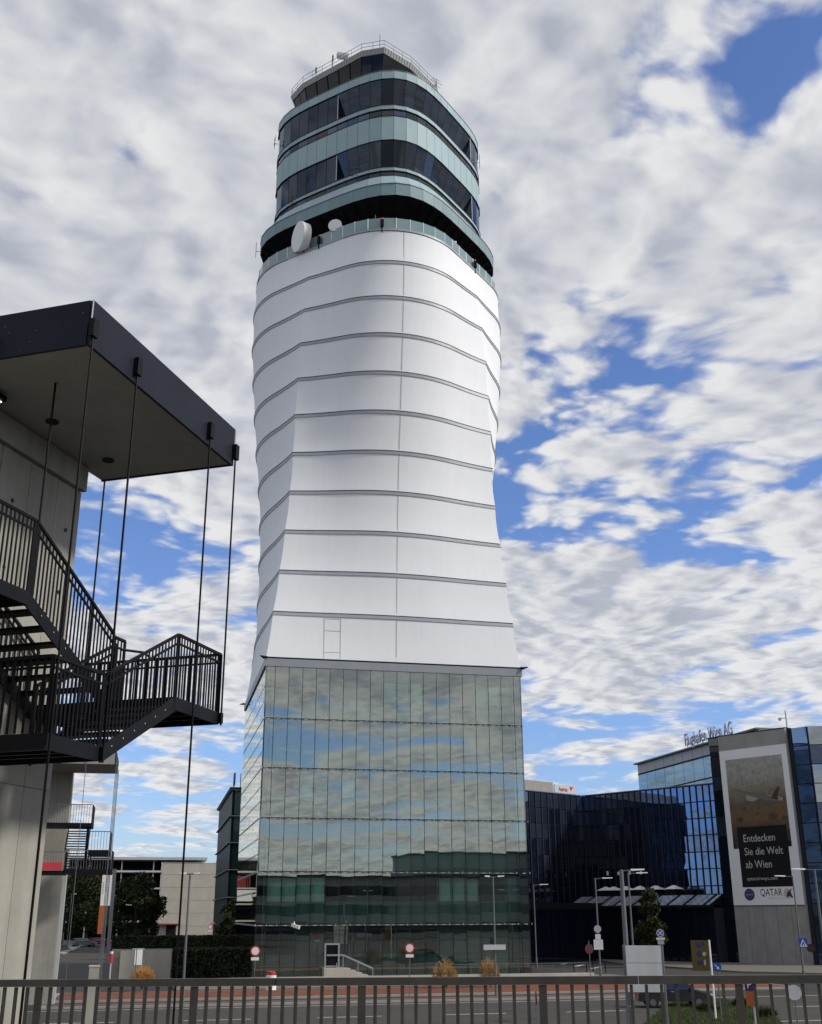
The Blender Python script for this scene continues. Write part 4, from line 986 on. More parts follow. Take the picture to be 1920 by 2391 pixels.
MB().box(-.68, -.42, -.034, -.031, z0+h*.18, z0+h*.34).build('pictogram', 'print_navy', b_); MB().box(-.34, -.26, -.034, -.031, z0+h*.18, z0+h*.36).build('pictogram', 'print_grey', b_)
# parking ticket pillar
p = atD(1753, 2320, 53); tp = empty('ticket_pillar', 'slim pillar with blue P panel above an orange panel', 'ticket machine', (p[0], p[1], 0)); face_cam(tp, p)
zt, zb = atD(1753, 2288, 53)[2], atD(1753, 2349, 53)[2]; zm = zb+(zt-zb)*.58
MB().box(-.2, .2, -.1, .1, zm+.005, zt).build('blue_panel', 'print_navy', tp); MB().box(-.2, .2, -.1, .1, zb, zm-.005).build('orange_panel', 'orange_paint', tp); MB().bar((.1, 0, 0), (.1, 0, zb), .05, 8).build('post', 'light_steel', tp)
tm = link('letter', text_mesh('P', .42, 'white_paint', 'letter'), tp, (-.13, -.104, zm+.1)); tm.rotation_euler = (R(90), 0, 0)
# striped road barrier
p = G(1672, 2303); bar = empty('road_barrier', 'low red and white striped barrier board on the road', 'barrier', (p[0], p[1], 0)); face_cam(bar, p)
MB().box(-.98, .98, -.02, .02, .22, .50).build('board', 'white_paint', bar)
for k in range(9):
    x = -.95+k*.21; MB().hexa([(x, -.03, .22), (x+.1, -.03, .22), (x+.1, -.021, .22), (x, -.021, .22)], [(x-.08, -.03, .5), (x+.02, -.03, .5), (x+.02, -.021, .5), (x-.08, -.021, .5)]).build('stripe', 'red_paint', bar)
for x in (-.8, .8): MB().box(x-.03, x+.03, .021, .06, 0, .5).box(x-.25, x+.25, -.15, .15, 0, .06).build('foot', 'rubber', bar)
# bollards on the side road
for px, pb in ((1341, 2270), (1371, 2271), (1386, 2272), (1415, 2272), (1277, 2222), (1310, 2227), (1340, 2230)):
    p = G(px, pb); o = MB().lathe((0, 0, 0), (0, 0, 1), [(0, 0), (0, .05), (1.0, .05), (1.04, 0)], 8).build('bollard', 'dark_steel', None, True, R(40)); o.location = p
    tag(o, 'thin dark steel bollard along the side road', 'bollard', 'bollards along the side road')
# red rimmed sign seen edge-on beyond the railing
p = atD(1252, 2330, 62); o = empty('red_marker', 'narrow dark red oval road marker beyond the railing', 'road sign', (p[0], p[1], 0)); MB().lathe((0, 0, p[2]), (1, -.25, 0), [(-.02, 0), (-.02, .33), (.02, .33), (.02, 0)], 18).build('sign_face', 'print_maroon', o); MB().bar((0, .03, 0), (0, .03, p[2]), .03).build('pole', 'grey_steel', o)
p = atD(1376, 2216, 92); o = empty('red_marker', 'dark red round sign back on a thin pole by the pavement', 'road sign', (p[0], p[1], 0)); face_cam(o, p); MB().lathe((0, 0, p[2]), (.55, -1, 0), [(0, 0), (0, .36), (.02, .36), (.02, 0)], 18).build('sign_face', 'print_maroon', o); MB().bar((0, .04, 0), (0, .04, p[2]+.6), .03).build('pole', 'grey_steel', o)

# ---- left yard ---------------------------------------------------------------
p = G(250, 2249); gp = empty('gantry_column', 'thick grey steel column standing beside the white banner', 'column', (p[0], p[1], 0)); zt = onY(264.5, 2029, p[1])[2]
MB().box(-.2, .2, -.2, .2, 0, zt).build('shaft', 'grey_steel', gp); MB().box(-.32, .32, -.32, .32, 0, .12).build('base_plate', 'grey_steel', gp)
D = math.hypot(p[0], p[1])+2; z0, z1 = atD(245, 2147, D)[2], atD(250, 2041, D)[2]; q = atD(246, 2100, D)
bn = empty('banner_flag', 'tall white banner with small print above an orange and green foot', 'banner', (q[0], q[1], 0)); face_cam(bn, q)
MB().box(-.55, .62, -.02, .02, z0+(z1-z0)*.30, z1).build('white_cloth', 'white_paint', bn)
MB().box(-.60, .0, -.02, .02, z0-1.6, z0+(z1-z0)*.298).build('orange_cloth', 'orange_paint', bn); MB().box(.005, .60, -.02, .02, z0-.6, z0+(z1-z0)*.298).build('green_cloth', 'leaf_mid', bn)
MB().bar((.66, 0, 0), (.66, 0, z1+.1), .05, 8).build('pole', 'light_steel', bn)
for x, t in ((-.42, .55), (-.1, .62), (.2, .45)):
    mb = MB()
    for k in range(8): zz = z0+(z1-z0)*(t+.035*k); mb.box(x, x+.12, -.026, -.021, zz, zz+.08)
    mb.build('print', 'print_navy', bn)
# ramp wall with pale face, dark clad wall and concrete pillar
def wall_px(name, x0, x1, ytop, D, m, th, label, cat):
    a, b = atD(x0, ytop, D), atD(x1, ytop, D)
    d = Vector((b[0]-a[0], b[1]-a[1], 0)); n = Vector((-d.y, d.x, 0)).normalized()*th; A = Vector((a[0], a[1], 0)); B_ = Vector((b[0], b[1], 0))
    o = MB().hexa([A, B_, B_+n, A+n], [v+Vector((0, 0, a[2])) for v in (A, B_, B_+n, A+n)]).build(name, m); tag(o, label, cat); return o
wall_px('ramp_wall', 282, 401, 2220, 104, 'concrete_far', .4, 'pale concrete ramp wall left of the dark hedge', 'wall')
cp = wall_px('coping_wall', 262, 403, 2217, 104.8, 'kerb', .5, 'thin pale coping line above the ramp wall', 'wall')
p = atD(221, 2254, 45); o = empty('gate_pillar', 'pale concrete pillar standing behind the ramp railing', 'pillar', (p[0], p[1], 0)); MB().box(-.17, .17, -.17, .17, 0, p[2]-.06).build('shaft', 'concrete', o); MB().box(-.19, .19, -.19, .19, p[2]-.06, p[2]).build('cap', 'concrete_far', o)
p = atD(261, 2222, 70); o = empty('marker_post', 'thin marker post with red and white top near the yard', 'post', (p[0], p[1], 0)); MB().bar((0, 0, 0), (0, 0, p[2]-.6), .04).build('shaft', 'light_steel', o); MB().bar((0, 0, p[2]-.6), (0, 0, p[2]-.12), .09, 8).build('red_sleeve', 'red_paint', o); MB().bar((0, 0, p[2]-.12), (0, 0, p[2]), .09, 8).build('white_sleeve', 'white_paint', o)
p = atD(324, 2216, 74); o = empty('street_name_sign', 'white street name sign seen edge on above the ramp wall', 'road sign', (p[0], p[1], 0)); MB().bar((-.1, 0, 0), (-.1, 0, p[2]), .035).build('pole', 'grey_steel', o); MB().box(-.2, .25, -.02, .02, p[2]-.9, p[2]-.04).build('plate', 'white_paint', o); MB().box(-.35, .35, -.02, .02, p[2]-.03, p[2]+.03).build('top_plate', 'light_steel', o)

# ================================================================== foliage
def leaf_cloud(mb, centre, rad, n, size, rng, squash=1.0):
    c = Vector(centre)
    for _ in range(n):
        while True:
            v = Vector((rng.uniform(-1, 1), rng.uniform(-1, 1), rng.uniform(-1, 1)))
            if .25 < v.length < 1: break
        p = c+Vector((v.x*rad, v.y*rad, v.z*rad*squash)); a = Vector((rng.gauss(0, 1), rng.gauss(0, 1), rng.gauss(0, 1))).normalized(); b = a.orthogonal().normalized()
        s = size*rng.uniform(.6, 1.3); cth = a.cross(b)
        mb.poly([p-b*s, p+cth*s*.5, p+b*s, p-cth*s*.5])
def tree(base, h, cr, label, leafm='leaf_dark', seed=1, n=5200, group=None, trunk=.28, name='tree', size=.32, low=.22):
    rng = random.Random(seed); o = empty(name, label, 'tree', base, 0, group)
    tb = MB(); top = Vector((rng.uniform(-.4, .4), rng.uniform(-.4, .4), h*.78))
    pts = [Vector((0, 0, 0)), Vector((.05*h*rng.uniform(-.3, .3), 0, h*.3)), top*.7, top]; tb.tube(pts, [trunk, trunk*.8, trunk*.5, trunk*.15])
    lm = MB(); cl = []
    for k in range(26):
        f = rng.uniform(low, 1.0); ph = rng.uniform(0, 6.28); rr = cr*math.sin(math.pi*min(1, (f-low+.12)/(1.12-low)))**.7*rng.uniform(.35, .95)
        c = Vector((rr*math.cos(ph), rr*math.sin(ph), h*(.06+.88*f))); cl.append(c)
        st_ = Vector((0, 0, h*f*.6)); mid = st_.lerp(c, .5)+Vector((0, 0, .2)); tb.tube([st_, mid, c], [trunk*.28, trunk*.18, .03], 5)
        leaf_cloud(lm, c, cr*rng.uniform(.28, .46), n//26, size, rng, .8)
    tb.build('trunk', 'bark', o, True); lm.build('crown', leafm, o); return o
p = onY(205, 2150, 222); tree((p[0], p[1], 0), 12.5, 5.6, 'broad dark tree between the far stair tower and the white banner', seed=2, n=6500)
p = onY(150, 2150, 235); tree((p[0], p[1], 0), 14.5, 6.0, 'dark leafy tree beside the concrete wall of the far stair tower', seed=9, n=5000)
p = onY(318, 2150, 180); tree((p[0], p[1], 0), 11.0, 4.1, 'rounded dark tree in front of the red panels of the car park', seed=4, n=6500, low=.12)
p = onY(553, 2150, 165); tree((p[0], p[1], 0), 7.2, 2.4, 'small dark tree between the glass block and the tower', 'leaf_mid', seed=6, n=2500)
p = G(1547, 2262); tree((p[0], p[1]+2, 0), 7.6, 1.75, 'loose dark green tree in front of the office entrance', 'leaf_mid', seed=8, n=2600, trunk=.10, size=.2)
for k, (px, pb) in enumerate(((1268, 2214), (1290, 2216), (1312, 2218), (1334, 2220), (1358, 2223), (1384, 2225))):
    p = G(px, pb); tree((p[0]+2.5, p[1]+3, 0), 6.6+.4*(k % 3), 1.35, 'young street tree in the row before the low office hall', 'leaf_dark', seed=20+k, n=1100, group='young trees before the office hall', trunk=.07, size=.2, low=.42)
def bush(base, r, h, label, m, seed, n=1500, cat='bush'):
    rng = random.Random(seed); o = empty('ornamental_bush', label, cat, base); lm = MB()
    sb = MB()
    for k in range(9): a = rng.uniform(0, 6.28); sb.bar((0, 0, 0), (r*.6*math.cos(a), r*.6*math.sin(a), h*.75), .025, 4, .01)
    sb.build('stem', 'bark', o)
    lob = [rng.uniform(.72, 1.15) for _ in range(12)]
    for k in range(n):
        a = rng.uniform(0, 6.28); el = math.asin(rng.uniform(0, 1)); q = rng.uniform(.45, 1.08)*lob[int(a/6.29*12) % 12]
        p = Vector((r*q*math.cos(a)*math.cos(el), r*q*math.sin(a)*math.cos(el), h*.25+h*.75*q*math.sin(el))); d = Vector((math.cos(a)*math.cos(el), math.sin(a)*math.cos(el), math.sin(el)+.5)).normalized(); t = d.orthogonal().normalized()
        L_ = rng.uniform(.12, .26); lm.poly([p-t*.025, p+t*.025, p+d*L_])
    lm.build('foliage', m, o); return o
p = G(1043, 2312); bush((p[0], p[1], .15), 1.05, 1.75, 'round brown ornamental bush before the tower, the wider of two', 'leaf_brown', 1)
p = G(1146, 2310); bush((p[0], p[1], .15), .75, 1.85, 'round brown ornamental bush next to the slim lamp, the narrower', 'leaf_brown', 2)
p = G(330, 2316); bush((p[0], p[1], .15), .9, 1.45, 'orange tinted grass clump in front of the ramp wall', 'leaf_orange', 3)
# hedges: a box of small leaves
def hedge(name, x0, x1, ytop, D, depth, m, label, seed, n=5000):
    rng = random.Random(seed); a, b = atD(x0, ytop, D), atD(x1, ytop, D); d = Vector((b[0]-a[0], b[1]-a[1], 0)); L_ = d.length; d.normalize(); nn_ = Vector((-d.y, d.x, 0)); h = a[2]; A = Vector((a[0], a[1], 0))
    o = empty(name, label, 'hedge', A); mb = MB().hexa([nn_*.1, d*L_+nn_*.1, d*L_+nn_*(depth-.1), nn_*(depth-.1)], [v+Vector((0, 0, h-.12)) for v in (nn_*.1, d*L_+nn_*.1, d*L_+nn_*(depth-.1), nn_*(depth-.1))]); mb.build('core', m, o)
    lm = MB()
    for _ in range(n):
        s, w_, z = rng.uniform(0, L_), rng.uniform(0, depth), rng.uniform(0, h)
        k = rng.random()
        if k < .6: w_ = rng.uniform(-.06, .14)
        else: z = h-rng.uniform(-.05, .15)
        p = d*s+nn_*w_+Vector((0, 0, z)); t = Vector((rng.gauss(0, 1), rng.gauss(0, 1), rng.gauss(0, 1))).normalized(); u = t.orthogonal().normalized(); v = t.cross(u); q = .14
        lm.poly([p-u*q, p+v*q*.5, p+u*q, p-v*q*.5])
    lm.build('foliage', m, o); return o
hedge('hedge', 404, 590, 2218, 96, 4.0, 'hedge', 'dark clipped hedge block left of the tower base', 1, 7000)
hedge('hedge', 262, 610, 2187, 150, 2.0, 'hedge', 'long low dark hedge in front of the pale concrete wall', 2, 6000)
# verge on the lower right
vg = [G(1560, 2345), G(1640, 2334), G(1700, 2337), G(1760, 2352), G(1815, 2378), G(1850, 2420), G(1480, 2420), G(1520, 2380)]
sheet('grass_verge', vg, 0.03, 'grass', label='green verge beside the road'); rng = random.Random(4); mb = MB()
vx = [v[0] for v in vg]; vy = [v[1] for v in vg]
def inside(x, y):
    c = False; j = len(vg)-1
    for i in range(len(vg)):
        if (vy[i] > y) != (vy[j] > y) and x < (vx[j]-vx[i])*(y-vy[i])/(vy[j]-vy[i])+vx[i]: c = not c
        j = i
    return c
k = 0
while k < 24000:
    x, y = rng.uniform(min(vx), max(vx)), rng.uniform(min(vy), max(vy))
    if not inside(x, y): continue
    k += 1; a = rng.uniform(0, 6.28); h = rng.uniform(.06, .17); mb.poly([(x, y, .03), (x+.03*math.cos(a), y+.03*math.sin(a), .03), (x+rng.gauss(0, .05), y+rng.gauss(0, .05), .03+h)])
stuff(mb.build('grass_blades', 'grass')); bpy.data.objects['grass_blades']['label'] = 'short green grass on the verge'
for k, (px, py, r, h) in enumerate(((1730, 2352, .5, .5), (1790, 2380, .55, .6), (1650, 2365, .6, .5))):
    p = G(px, py); bush((p[0], p[1], .02), r, h, ['low green shrub at the tip of the verge', 'low green shrub on the verge beside the ticket pillar', 'low green shrub at the road side of the verge'][k], 'leaf_mid', 30+k, 700, 'shrub')

# ================================================================== cars
def car(name, loc, rz, paint, label, L_=4.3, W=1.78, H=1.45, estate=False, group=None):
    o = empty(name, label, 'car', loc, rz, group)
    hl = L_/2
    prof = [(-hl, .35), (-hl, .80), (-hl+.12, .92), (-hl+.45, H*.70), (-hl+.95 if not estate else -hl+.35, H-.05), (-hl+1.6, H), (.15, H-.02), (.55, H-.10), (1.15, .98), (hl-.25, .80), (hl, .62), (hl, .35)]
    if not estate: prof[3] = (-hl+.42, .98)
    low = [p for p in prof]
    def ring(y, ins): return [(x, y*(1.0 if z < .95 else 1-.20*(z-.95)/(H-.95)), z) for x, z in low]
    mb = MB(); ys_ = [-W/2, -W/2+.10, 0, W/2-.10, W/2]; rr = []
    for y in ys_:
        e_ = .06 if abs(y) == W/2 else 0
        rr.append([(x*(1-e_*.5), yy, z-(e_ if z > .5 else 0)) for x, yy, z in ring(y, 0)])
    for k in range(4): mb.loft(rr[k], rr[k+1])
    mb.poly(rr[0]); mb.poly(rr[-1]); body = mb.build('body', paint, o, True, R(35))
    for sgn in (-1, 1):
        f = lambda z: sgn*(W/2*(1-.20*(z-.95)/(H-.95))+.004) if z > .95 else sgn*(W/2+.004)
        z0, z1 = .97, H-.16
        MB().poly([(-hl+.62, f(z0), z0), (-.05, f(z0), z0), (-.05, f(z1), z1), (-hl+1.05, f(z1), z1)]).build('side_window', 'car_glass', o)
        MB().poly([(.02, f(z0), z0), (1.0, f(z0), z0), (.50, f(z1), z1), (.02, f(z1), z1)]).build('side_window', 'car_glass', o)
        MB().box(-hl-.01, -hl+.12, sgn*(W/2-.22)-.16, sgn*(W/2-.22)+.16, .72, .92).build('tail_light', 'tail_red', o)
        MB().box(hl-.16, hl+.008, sgn*(W/2-.26)-.17, sgn*(W/2-.26)+.17, .60, .72).build('headlight', 'lamp_lens', o)
        MB().box(.75, .92, sgn*(W/2+.09)-.09, sgn*(W/2+.09)+.09, .95, 1.09).build('mirror', paint, o)
        for x in (-hl+.80, hl-.85):
            wv = MB().lathe((x, sgn*(W/2-.2), .32), (0, sgn, 0), [(0, .0), (0, .31), (.04, .325), (.18, .325), (.215, .30), (.215, .2)], 20).build('wheel', 'rubber', o, True, R(40))
            MB().lathe((x, sgn*(W/2-.2), .32), (0, sgn, 0), [(.19, .2), (.205, .19), (.20, .06), (.215, 0)], 14).build('rim', 'grey_steel', wv)
    MB().poly([(.60, -W/2*.78, H-.13), (.60, W/2*.78, H-.13), (1.12, W/2*.88, 1.01), (1.12, -W/2*.88, 1.01)]).build('windscreen', 'car_glass', o).location = (.02, 0, .012)
    MB().poly([(-hl+.44, -W/2*.86, 1.0), (-hl+.44, W/2*.86, 1.0), (-hl+.90 if not estate else -hl+.37, W/2*.76, H-.1), (-hl+.90 if not estate else -hl+.37, -W/2*.76, H-.1)]).build('rear_window', 'car_glass', o).location = (-.02, 0, .012)
    for z in (1.0,): MB().box(-.3, -.1, -W/2-.012, -W/2-.004, .86, .89).build('door_handle', 'light_steel', o)
    return o
p = G(1575, 2352); car('car', (p[0], p[1], .01), R(-14), 'car_black', 'black car with red tail lamps on the road behind the signboard')
p = atD(170, 2366, 43.5); car('car', (p[0], p[1], .01), R(-10), 'car_white', 'white car whose roof shows below the railing on the left', L_=4.6, H=1.5)
p = onY(196, 2186, 212); car('car', (p[0], p[1], .01), R(20), 'car_grey', 'pale grey car parked under the far trees', estate=True)
p = onY(236, 2184, 214); car('car', (p[0], p[1], .01), R(15), 'car_red', 'dark red car parked beside the banner', estate=True)

# ================================================================== far car park and dark glass block (left)
cpk = empty('car_park', 'far multi storey car park with pale concrete wall and red panels', 'building', (0, 270, 0))
MB().box(1.6, 14.2, 0, 14, 0, 16.35).build('stair_wall', 'concrete_far', cpk)
for k in range(1, 6): MB().box(1.58, 14.22, -.03, -.002, k*2.75, k*2.75+.03).build('wall_joint', 'cladding_far', cpk)
MB().box(3.4, 5.6, -.06, -.01, 0, 3.0).build('entrance', 'print_black', cpk); MB().box(1.2, 6.2, -1.6, -.05, 3.05, 3.3).build('entrance_canopy', 'brick_red', cpk)
MB().box(-60, 11.6, -.5, 13, 16.9, 17.5).build('roof', 'light_steel', cpk)
MB().box(-60, 1.55, -.2, 13, 14.2, 14.6).build('floor_slab', 'light_steel', cpk)
for z in (3.6, 7.2, 10.6): MB().box(-60, 1.55, -.1, 13, z, z+.35).build('floor_slab', 'concrete_far', cpk)
MB().box(-60, 1.5, 9, 13, 0, 16.8).build('back_wall', 'dark_clad', cpk)
for k in range(9): MB().box(-.4-7*k, -.15-7*k, .1, .4, 0, 16.9).build('column', 'kerb', cpk)
for k in range(6): MB().box(-8.3-8*k+4.1, -.5-8*k, -.08, .05, 10.9, 13.4).build('red_panel', 'brick_red', cpk)
MB().box(-8.4, -1.0, -.16, -.12, 8.0, 10.4).build('sign_panel', 'poster_white', cpk)
t_ = link('letter_row', text_mesh('SO', 2.3, 'brick_red', 'letter_row', .02), cpk, (-8.0, -.2, 8.4)); t_.rotation_euler = (R(90), 0, 0)
# the same block goes on to the right, behind the tower
MB().box(14.3, 60, -.5, 13, 16.9, 17.5).build('roof', 'light_steel', cpk); MB().box(14.3, 60, -.2, 13, 14.2, 14.6).build('floor_slab', 'light_steel', cpk)
for k in range(6): MB().box(16+7*k, 22.4+7*k, -.08, .05, 9.6, 13.6).build('red_panel', 'brick_red', cpk)
MB().box(14.3, 60, 9, 13, 0, 16.8).build('back_wall', 'dark_clad', cpk); MB().box(14.3, 60, -.1, 13, 5.6, 6.0).build('floor_slab', 'concrete_far', cpk)

gb = empty('glass_block', 'slim dark green glass office block standing behind the tower base', 'building', (10.5, 170, 0))
MB().box(.25, 24, .25, 36, 0, 22.6).build('core', 'dark_clad', gb)
MB().box(-.45, 24.5, -.4, 36.5, 22.62, 22.9).build('roof', 'dark_steel', gb)
for r in range(6):
    z0, z1 = r*3.77+.15, (r+1)*3.77-.15
    for k in range(18): MB().box(-.02, .2, .25+2*k+.05, 2.2+2*k-.05, z0, z1).build('glass_pane', 'green_panel', gb)
    for k in range(9): MB().box(.3+2.6*k+.05, 2.9+2.6*k-.05, -.02, .2, z0, z1).build('glass_pane', 'green_glass', gb)
    MB().box(-.38, 24.2, -.35, 36.2, z1+.05, z1+.17).build('floor_ledge', 'grey_steel', gb)
mb = MB().bar((1.2, 2, 23), (1.2, 2, 25.2), .06)
mb.build('roof_mast', 'dark_steel', gb); MB().box(.3, .5, 3, 5.4, 23.6, 25.4).build('roof_sign', 'print_navy', gb); MB().box(1.7, 1.9, 1.2, 2.4, 24.4, 27.2).build('roof_sign', 'print_navy', gb)
for x, y in ((.4, 3.2), (.4, 5.2), (1.8, 1.4), (1.8, 2.2)): MB().bar((x, y, 22.9), (x, y, 24.5), .05).build('sign_strut', 'light_steel', gb)

# ================================================================== office park (local x along the facade towards the camera's right, local y inwards)
# facade direction runs away to the left at 30 degrees from the view axis grid
OX, OY = 63.96, 113.43
ANG = math.atan2(-.866, .5)              # local +x = towards the right end of the slab
op_loc = (OX, OY, 0)
# ---- poster slab building ----
sl = empty('poster_building', 'tall concrete slab with a huge airline poster and blue glass flank', 'building', op_loc, ANG)
HS = 24.07
MB().box(-4.35, 4.12, 0.0, 10, 0, HS).build('slab_wall', 'concrete_grey', sl)
for k in range(1, 5): MB().box(-4.35+8.47*k/5-.012, -4.35+8.47*k/5+.012, -.006, -.001, .1, 5.85).build('panel_joint', 'dark_line', sl)
MB().box(-4.36, 4.13, -.03, 10, HS, HS+.10).build('coping', 'dark_steel', sl)
# dark strip left of the slab
for r in range(11): MB().box(-5.75, -4.40, .25, .45, r*2.19+.04, (r+1)*2.19-.04).build('glass_pane', 'office_dark' if r not in (6,) else 'office_glass_grey', sl)
MB().box(-5.80, -4.36, .46, 10, 0, HS-.05).build('strip_core', 'dark_clad', sl); MB().box(-5.82, -4.34, .1, 10, HS-.04, HS+.06).build('coping', 'dark_steel', sl)
# poster
ZP0, ZP1 = 5.92, 22.4
poster = MB().box(-4.30, 4.06, -.10, -.012, ZP0, ZP1).build('poster', 'poster_white', sl)
MB().box(-4.33, 4.10, -.09, -.011, ZP0-.05, ZP0-.002).build('poster_foot_rail', 'dark_steel', poster)
mat('poster_edge', (0.62, 0.5, 0.35), .6)
MB().box(4.064, 4.13, -.13, .0, .3, HS).build('corner_bead', 'kerb', sl)
poster_mat(12.3, 21.3)
xL, xR = -3.62, 3.38
pz = lambda f: ZP0+(ZP1-ZP0)*f
MB().box(xL, xR, -.108, -.101, 12.35, 21.35).build('picture', 'poster_print', poster)
MB().box(xL, -3.10, -.108, -.101, 11.75, 12.345).build('picture_foot', 'poster_print', poster)
MB().box(xL+.62, xR+.04, -.112, -.102, 12.0, 14.3).build('text_panel', 'print_black', poster) if False else None
MB().box(-3.08, 3.38, -.108, -.101, 11.75, 12.345).build('picture_foot', 'print_black', poster)
pan = MB().box(-2.98, 2.98, -.116, -.109, 7.75, 14.0).build('text_panel', 'print_black', poster)
def ptxt(body, x, z, size, m='print_grey', par=None, y=-.118, bold=.0, sx_=1.0):
    o = link('lettering', text_mesh(body, size, m, 'lettering', .002, bold), par or poster, (x, y, z)); o.rotation_euler = (R(90), 0, 0); o.scale = (sx_, 1, 1); return o
ptxt('Entdecken', -2.35, 12.42, 1.12, par=pan, sx_=.83); ptxt('Sie die Welt', -2.35, 11.05, 1.12, par=pan, sx_=.83); ptxt('ab Wien', -2.35, 9.70, 1.12, par=pan, sx_=.83)
ptxt('qatarairways.com', -2.35, 8.45, .52, par=pan)
# airliner in the picture: flat print shapes
def flat(name, pts, y, m): return MB().poly([(a, y, b) for a, b in pts]).build(name, m, poster)
flat('print_wing', [(-3.0, 18.05), (-2.7, 18.12), (1.2, 17.15), (2.6, 16.75), (2.3, 16.45), (.9, 16.65), (-1.6, 17.45)], -.1105, 'print_wing')
flat('print_fuselage', [(-1.5, 17.45), (-.9, 17.30), (.2, 16.95), (-.6, 16.62), (-1.4, 16.8)], -.1100, 'print_fuselage')
flat('print_fuselage', [(1.0, 17.25), (2.4, 16.95), (3.0, 16.75), (2.9, 16.45), (1.6, 16.75)], -.1098, 'print_fuselage')
flat('print_tailplane', [(1.55, 16.8), (2.2, 17.7), (2.75, 18.1), (2.6, 17.5), (2.3, 16.6)], -.1110, 'print_maroon')
MB().lathe((-2.0, -.112, 17.0), (0, -1, 0), [(0, 0), (0, .36), (.002, .36), (.002, 0)], 16).build('print_engine', 'print_wing', poster)
rng = random.Random(6)
for cx_, cz_, rr in ((1.55, 14.95, .52), (-2.5, 14.75, .42), (-1.8, 15.9, .22), (2.9, 14.7, .3), (-.2, 15.3, .15)):
    pts = []
    for k in range(18): a = 2*math.pi*k/18; q = rr*rng.uniform(.7, 1.15); pts.append((cx_+q*1.15*math.cos(a), cz_+q*.8*math.sin(a)))
    flat('print_shrub', pts, -.1102-rr*.0005, 'print_bush')
# logos on the white foot
lg_ = MB().lathe((-2.25, -.102, 6.0+.95+.05), (0, -1, 0), [(0, 0), (0, .62), (.006, .62), (.006, 0)], 28).build('logo_disc', 'print_navy', poster)
ptxt('oneworld', -2.72, 6.93, .22, 'print_grey', lg_, -.11)
ptxt('QATAR', -.95, 6.85, 1.02, 'print_black', None, -.104, 0, .76); ptxt('AIRWAYS', .05, 6.50, .27, 'print_grey', None, -.104)
ptxt('\u0627\u0644\u0642\u0637\u0631\u064a\u0629', 1.35, 6.50, .27, 'print_grey', None, -.104)
flat('logo_emblem', [(2.2+.45*math.cos(a)+.05, 7.05+.50*math.sin(a)) for a in [2*math.pi*k/20 for k in range(20)]], -.1035, 'print_grey')
flat('logo_emblem_head', [(2.1, 6.75), (2.25, 7.2), (2.5, 7.35), (2.95, 7.62), (2.62, 7.25), (2.72, 6.95), (2.85, 6.7), (2.7, 6.55), (2.5, 6.85), (2.35, 6.7)], -.1045, 'print_maroon')
# blue glass flank: first leaf in line with the slab, then leaves turning away
def flank(p0, p1, n, kinds, par):
    p0, p1 = Vector((*p0, 0)), Vector((*p1, 0)); d = (p1-p0); L_ = d.length; d.normalize(); nn_ = Vector((-d.y, d.x, 0))
    rows = 12; hh = HS/rows
    for c in range(n):
        a, b = p0+d*(L_*c/n+.10), p0+d*(L_*(c+1)/n-.10)
        for r in range(rows):
            m = kinds(c, r); z0, z1 = r*hh+.05, (r+1)*hh-.05
            MB().hexa([a+Vector((0, 0, z0)), b+Vector((0, 0, z0)), b+nn_*.06+Vector((0, 0, z0)), a+nn_*.06+Vector((0, 0, z0))], [a+Vector((0, 0, z1)), b+Vector((0, 0, z1)), b+nn_*.06+Vector((0, 0, z1)), a+nn_*.06+Vector((0, 0, z1))]).build('glass_pane', m, par)
    e_ = nn_*.1
    MB().hexa([p0+e_, p1+e_, p1+nn_*3, p0+nn_*3], [v+Vector((0, 0, HS-.02)) for v in (p0+e_, p1+e_, p1+nn_*3, p0+nn_*3)]).build('flank_core', 'dark_line', par)
rng = random.Random(12)
flank((4.55, .35), (6.35, .55), 1, lambda c, r: 'office_glass' if r > 2 else 'office_glass_grey', sl)
flank((6.35, .55), (20.0, 10.5), 9, lambda c, r: ('office_glass_pale' if rng.random() < .3 else 'office_glass_grey') if r > 4 else 'office_glass_grey', sl)
MB().box(4.14, 4.56, .3, 8, 0, HS).build('shadow_joint', 'dark_line', sl)
MB().bar((3.95, .8, HS), (3.95, .8, HS+2.0), .09, 8).build('roof_mast', 'light_steel', sl); MB().bar((3.95, .8, HS+1.2), (3.2, .8, HS+1.25), .04).lathe((3.2, .8, HS+1.0), (0, 0, 1), [(0, 0), (.05, .2), (.3, .2), (.4, 0)], 10).build('roof_camera', 'light_steel', sl)
MB().hexa([(-1.5, 2, HS+.1), (3.6, 2, HS+.1), (3.6, 8, HS+.1), (-1.5, 8, HS+.1)], [(-.5, 3, HS+.75), (2.6, 3, HS+.6), (2.6, 7, HS+.6), (-.5, 7, HS+.75)]).build('roof_cap', 'cladding_far', sl)

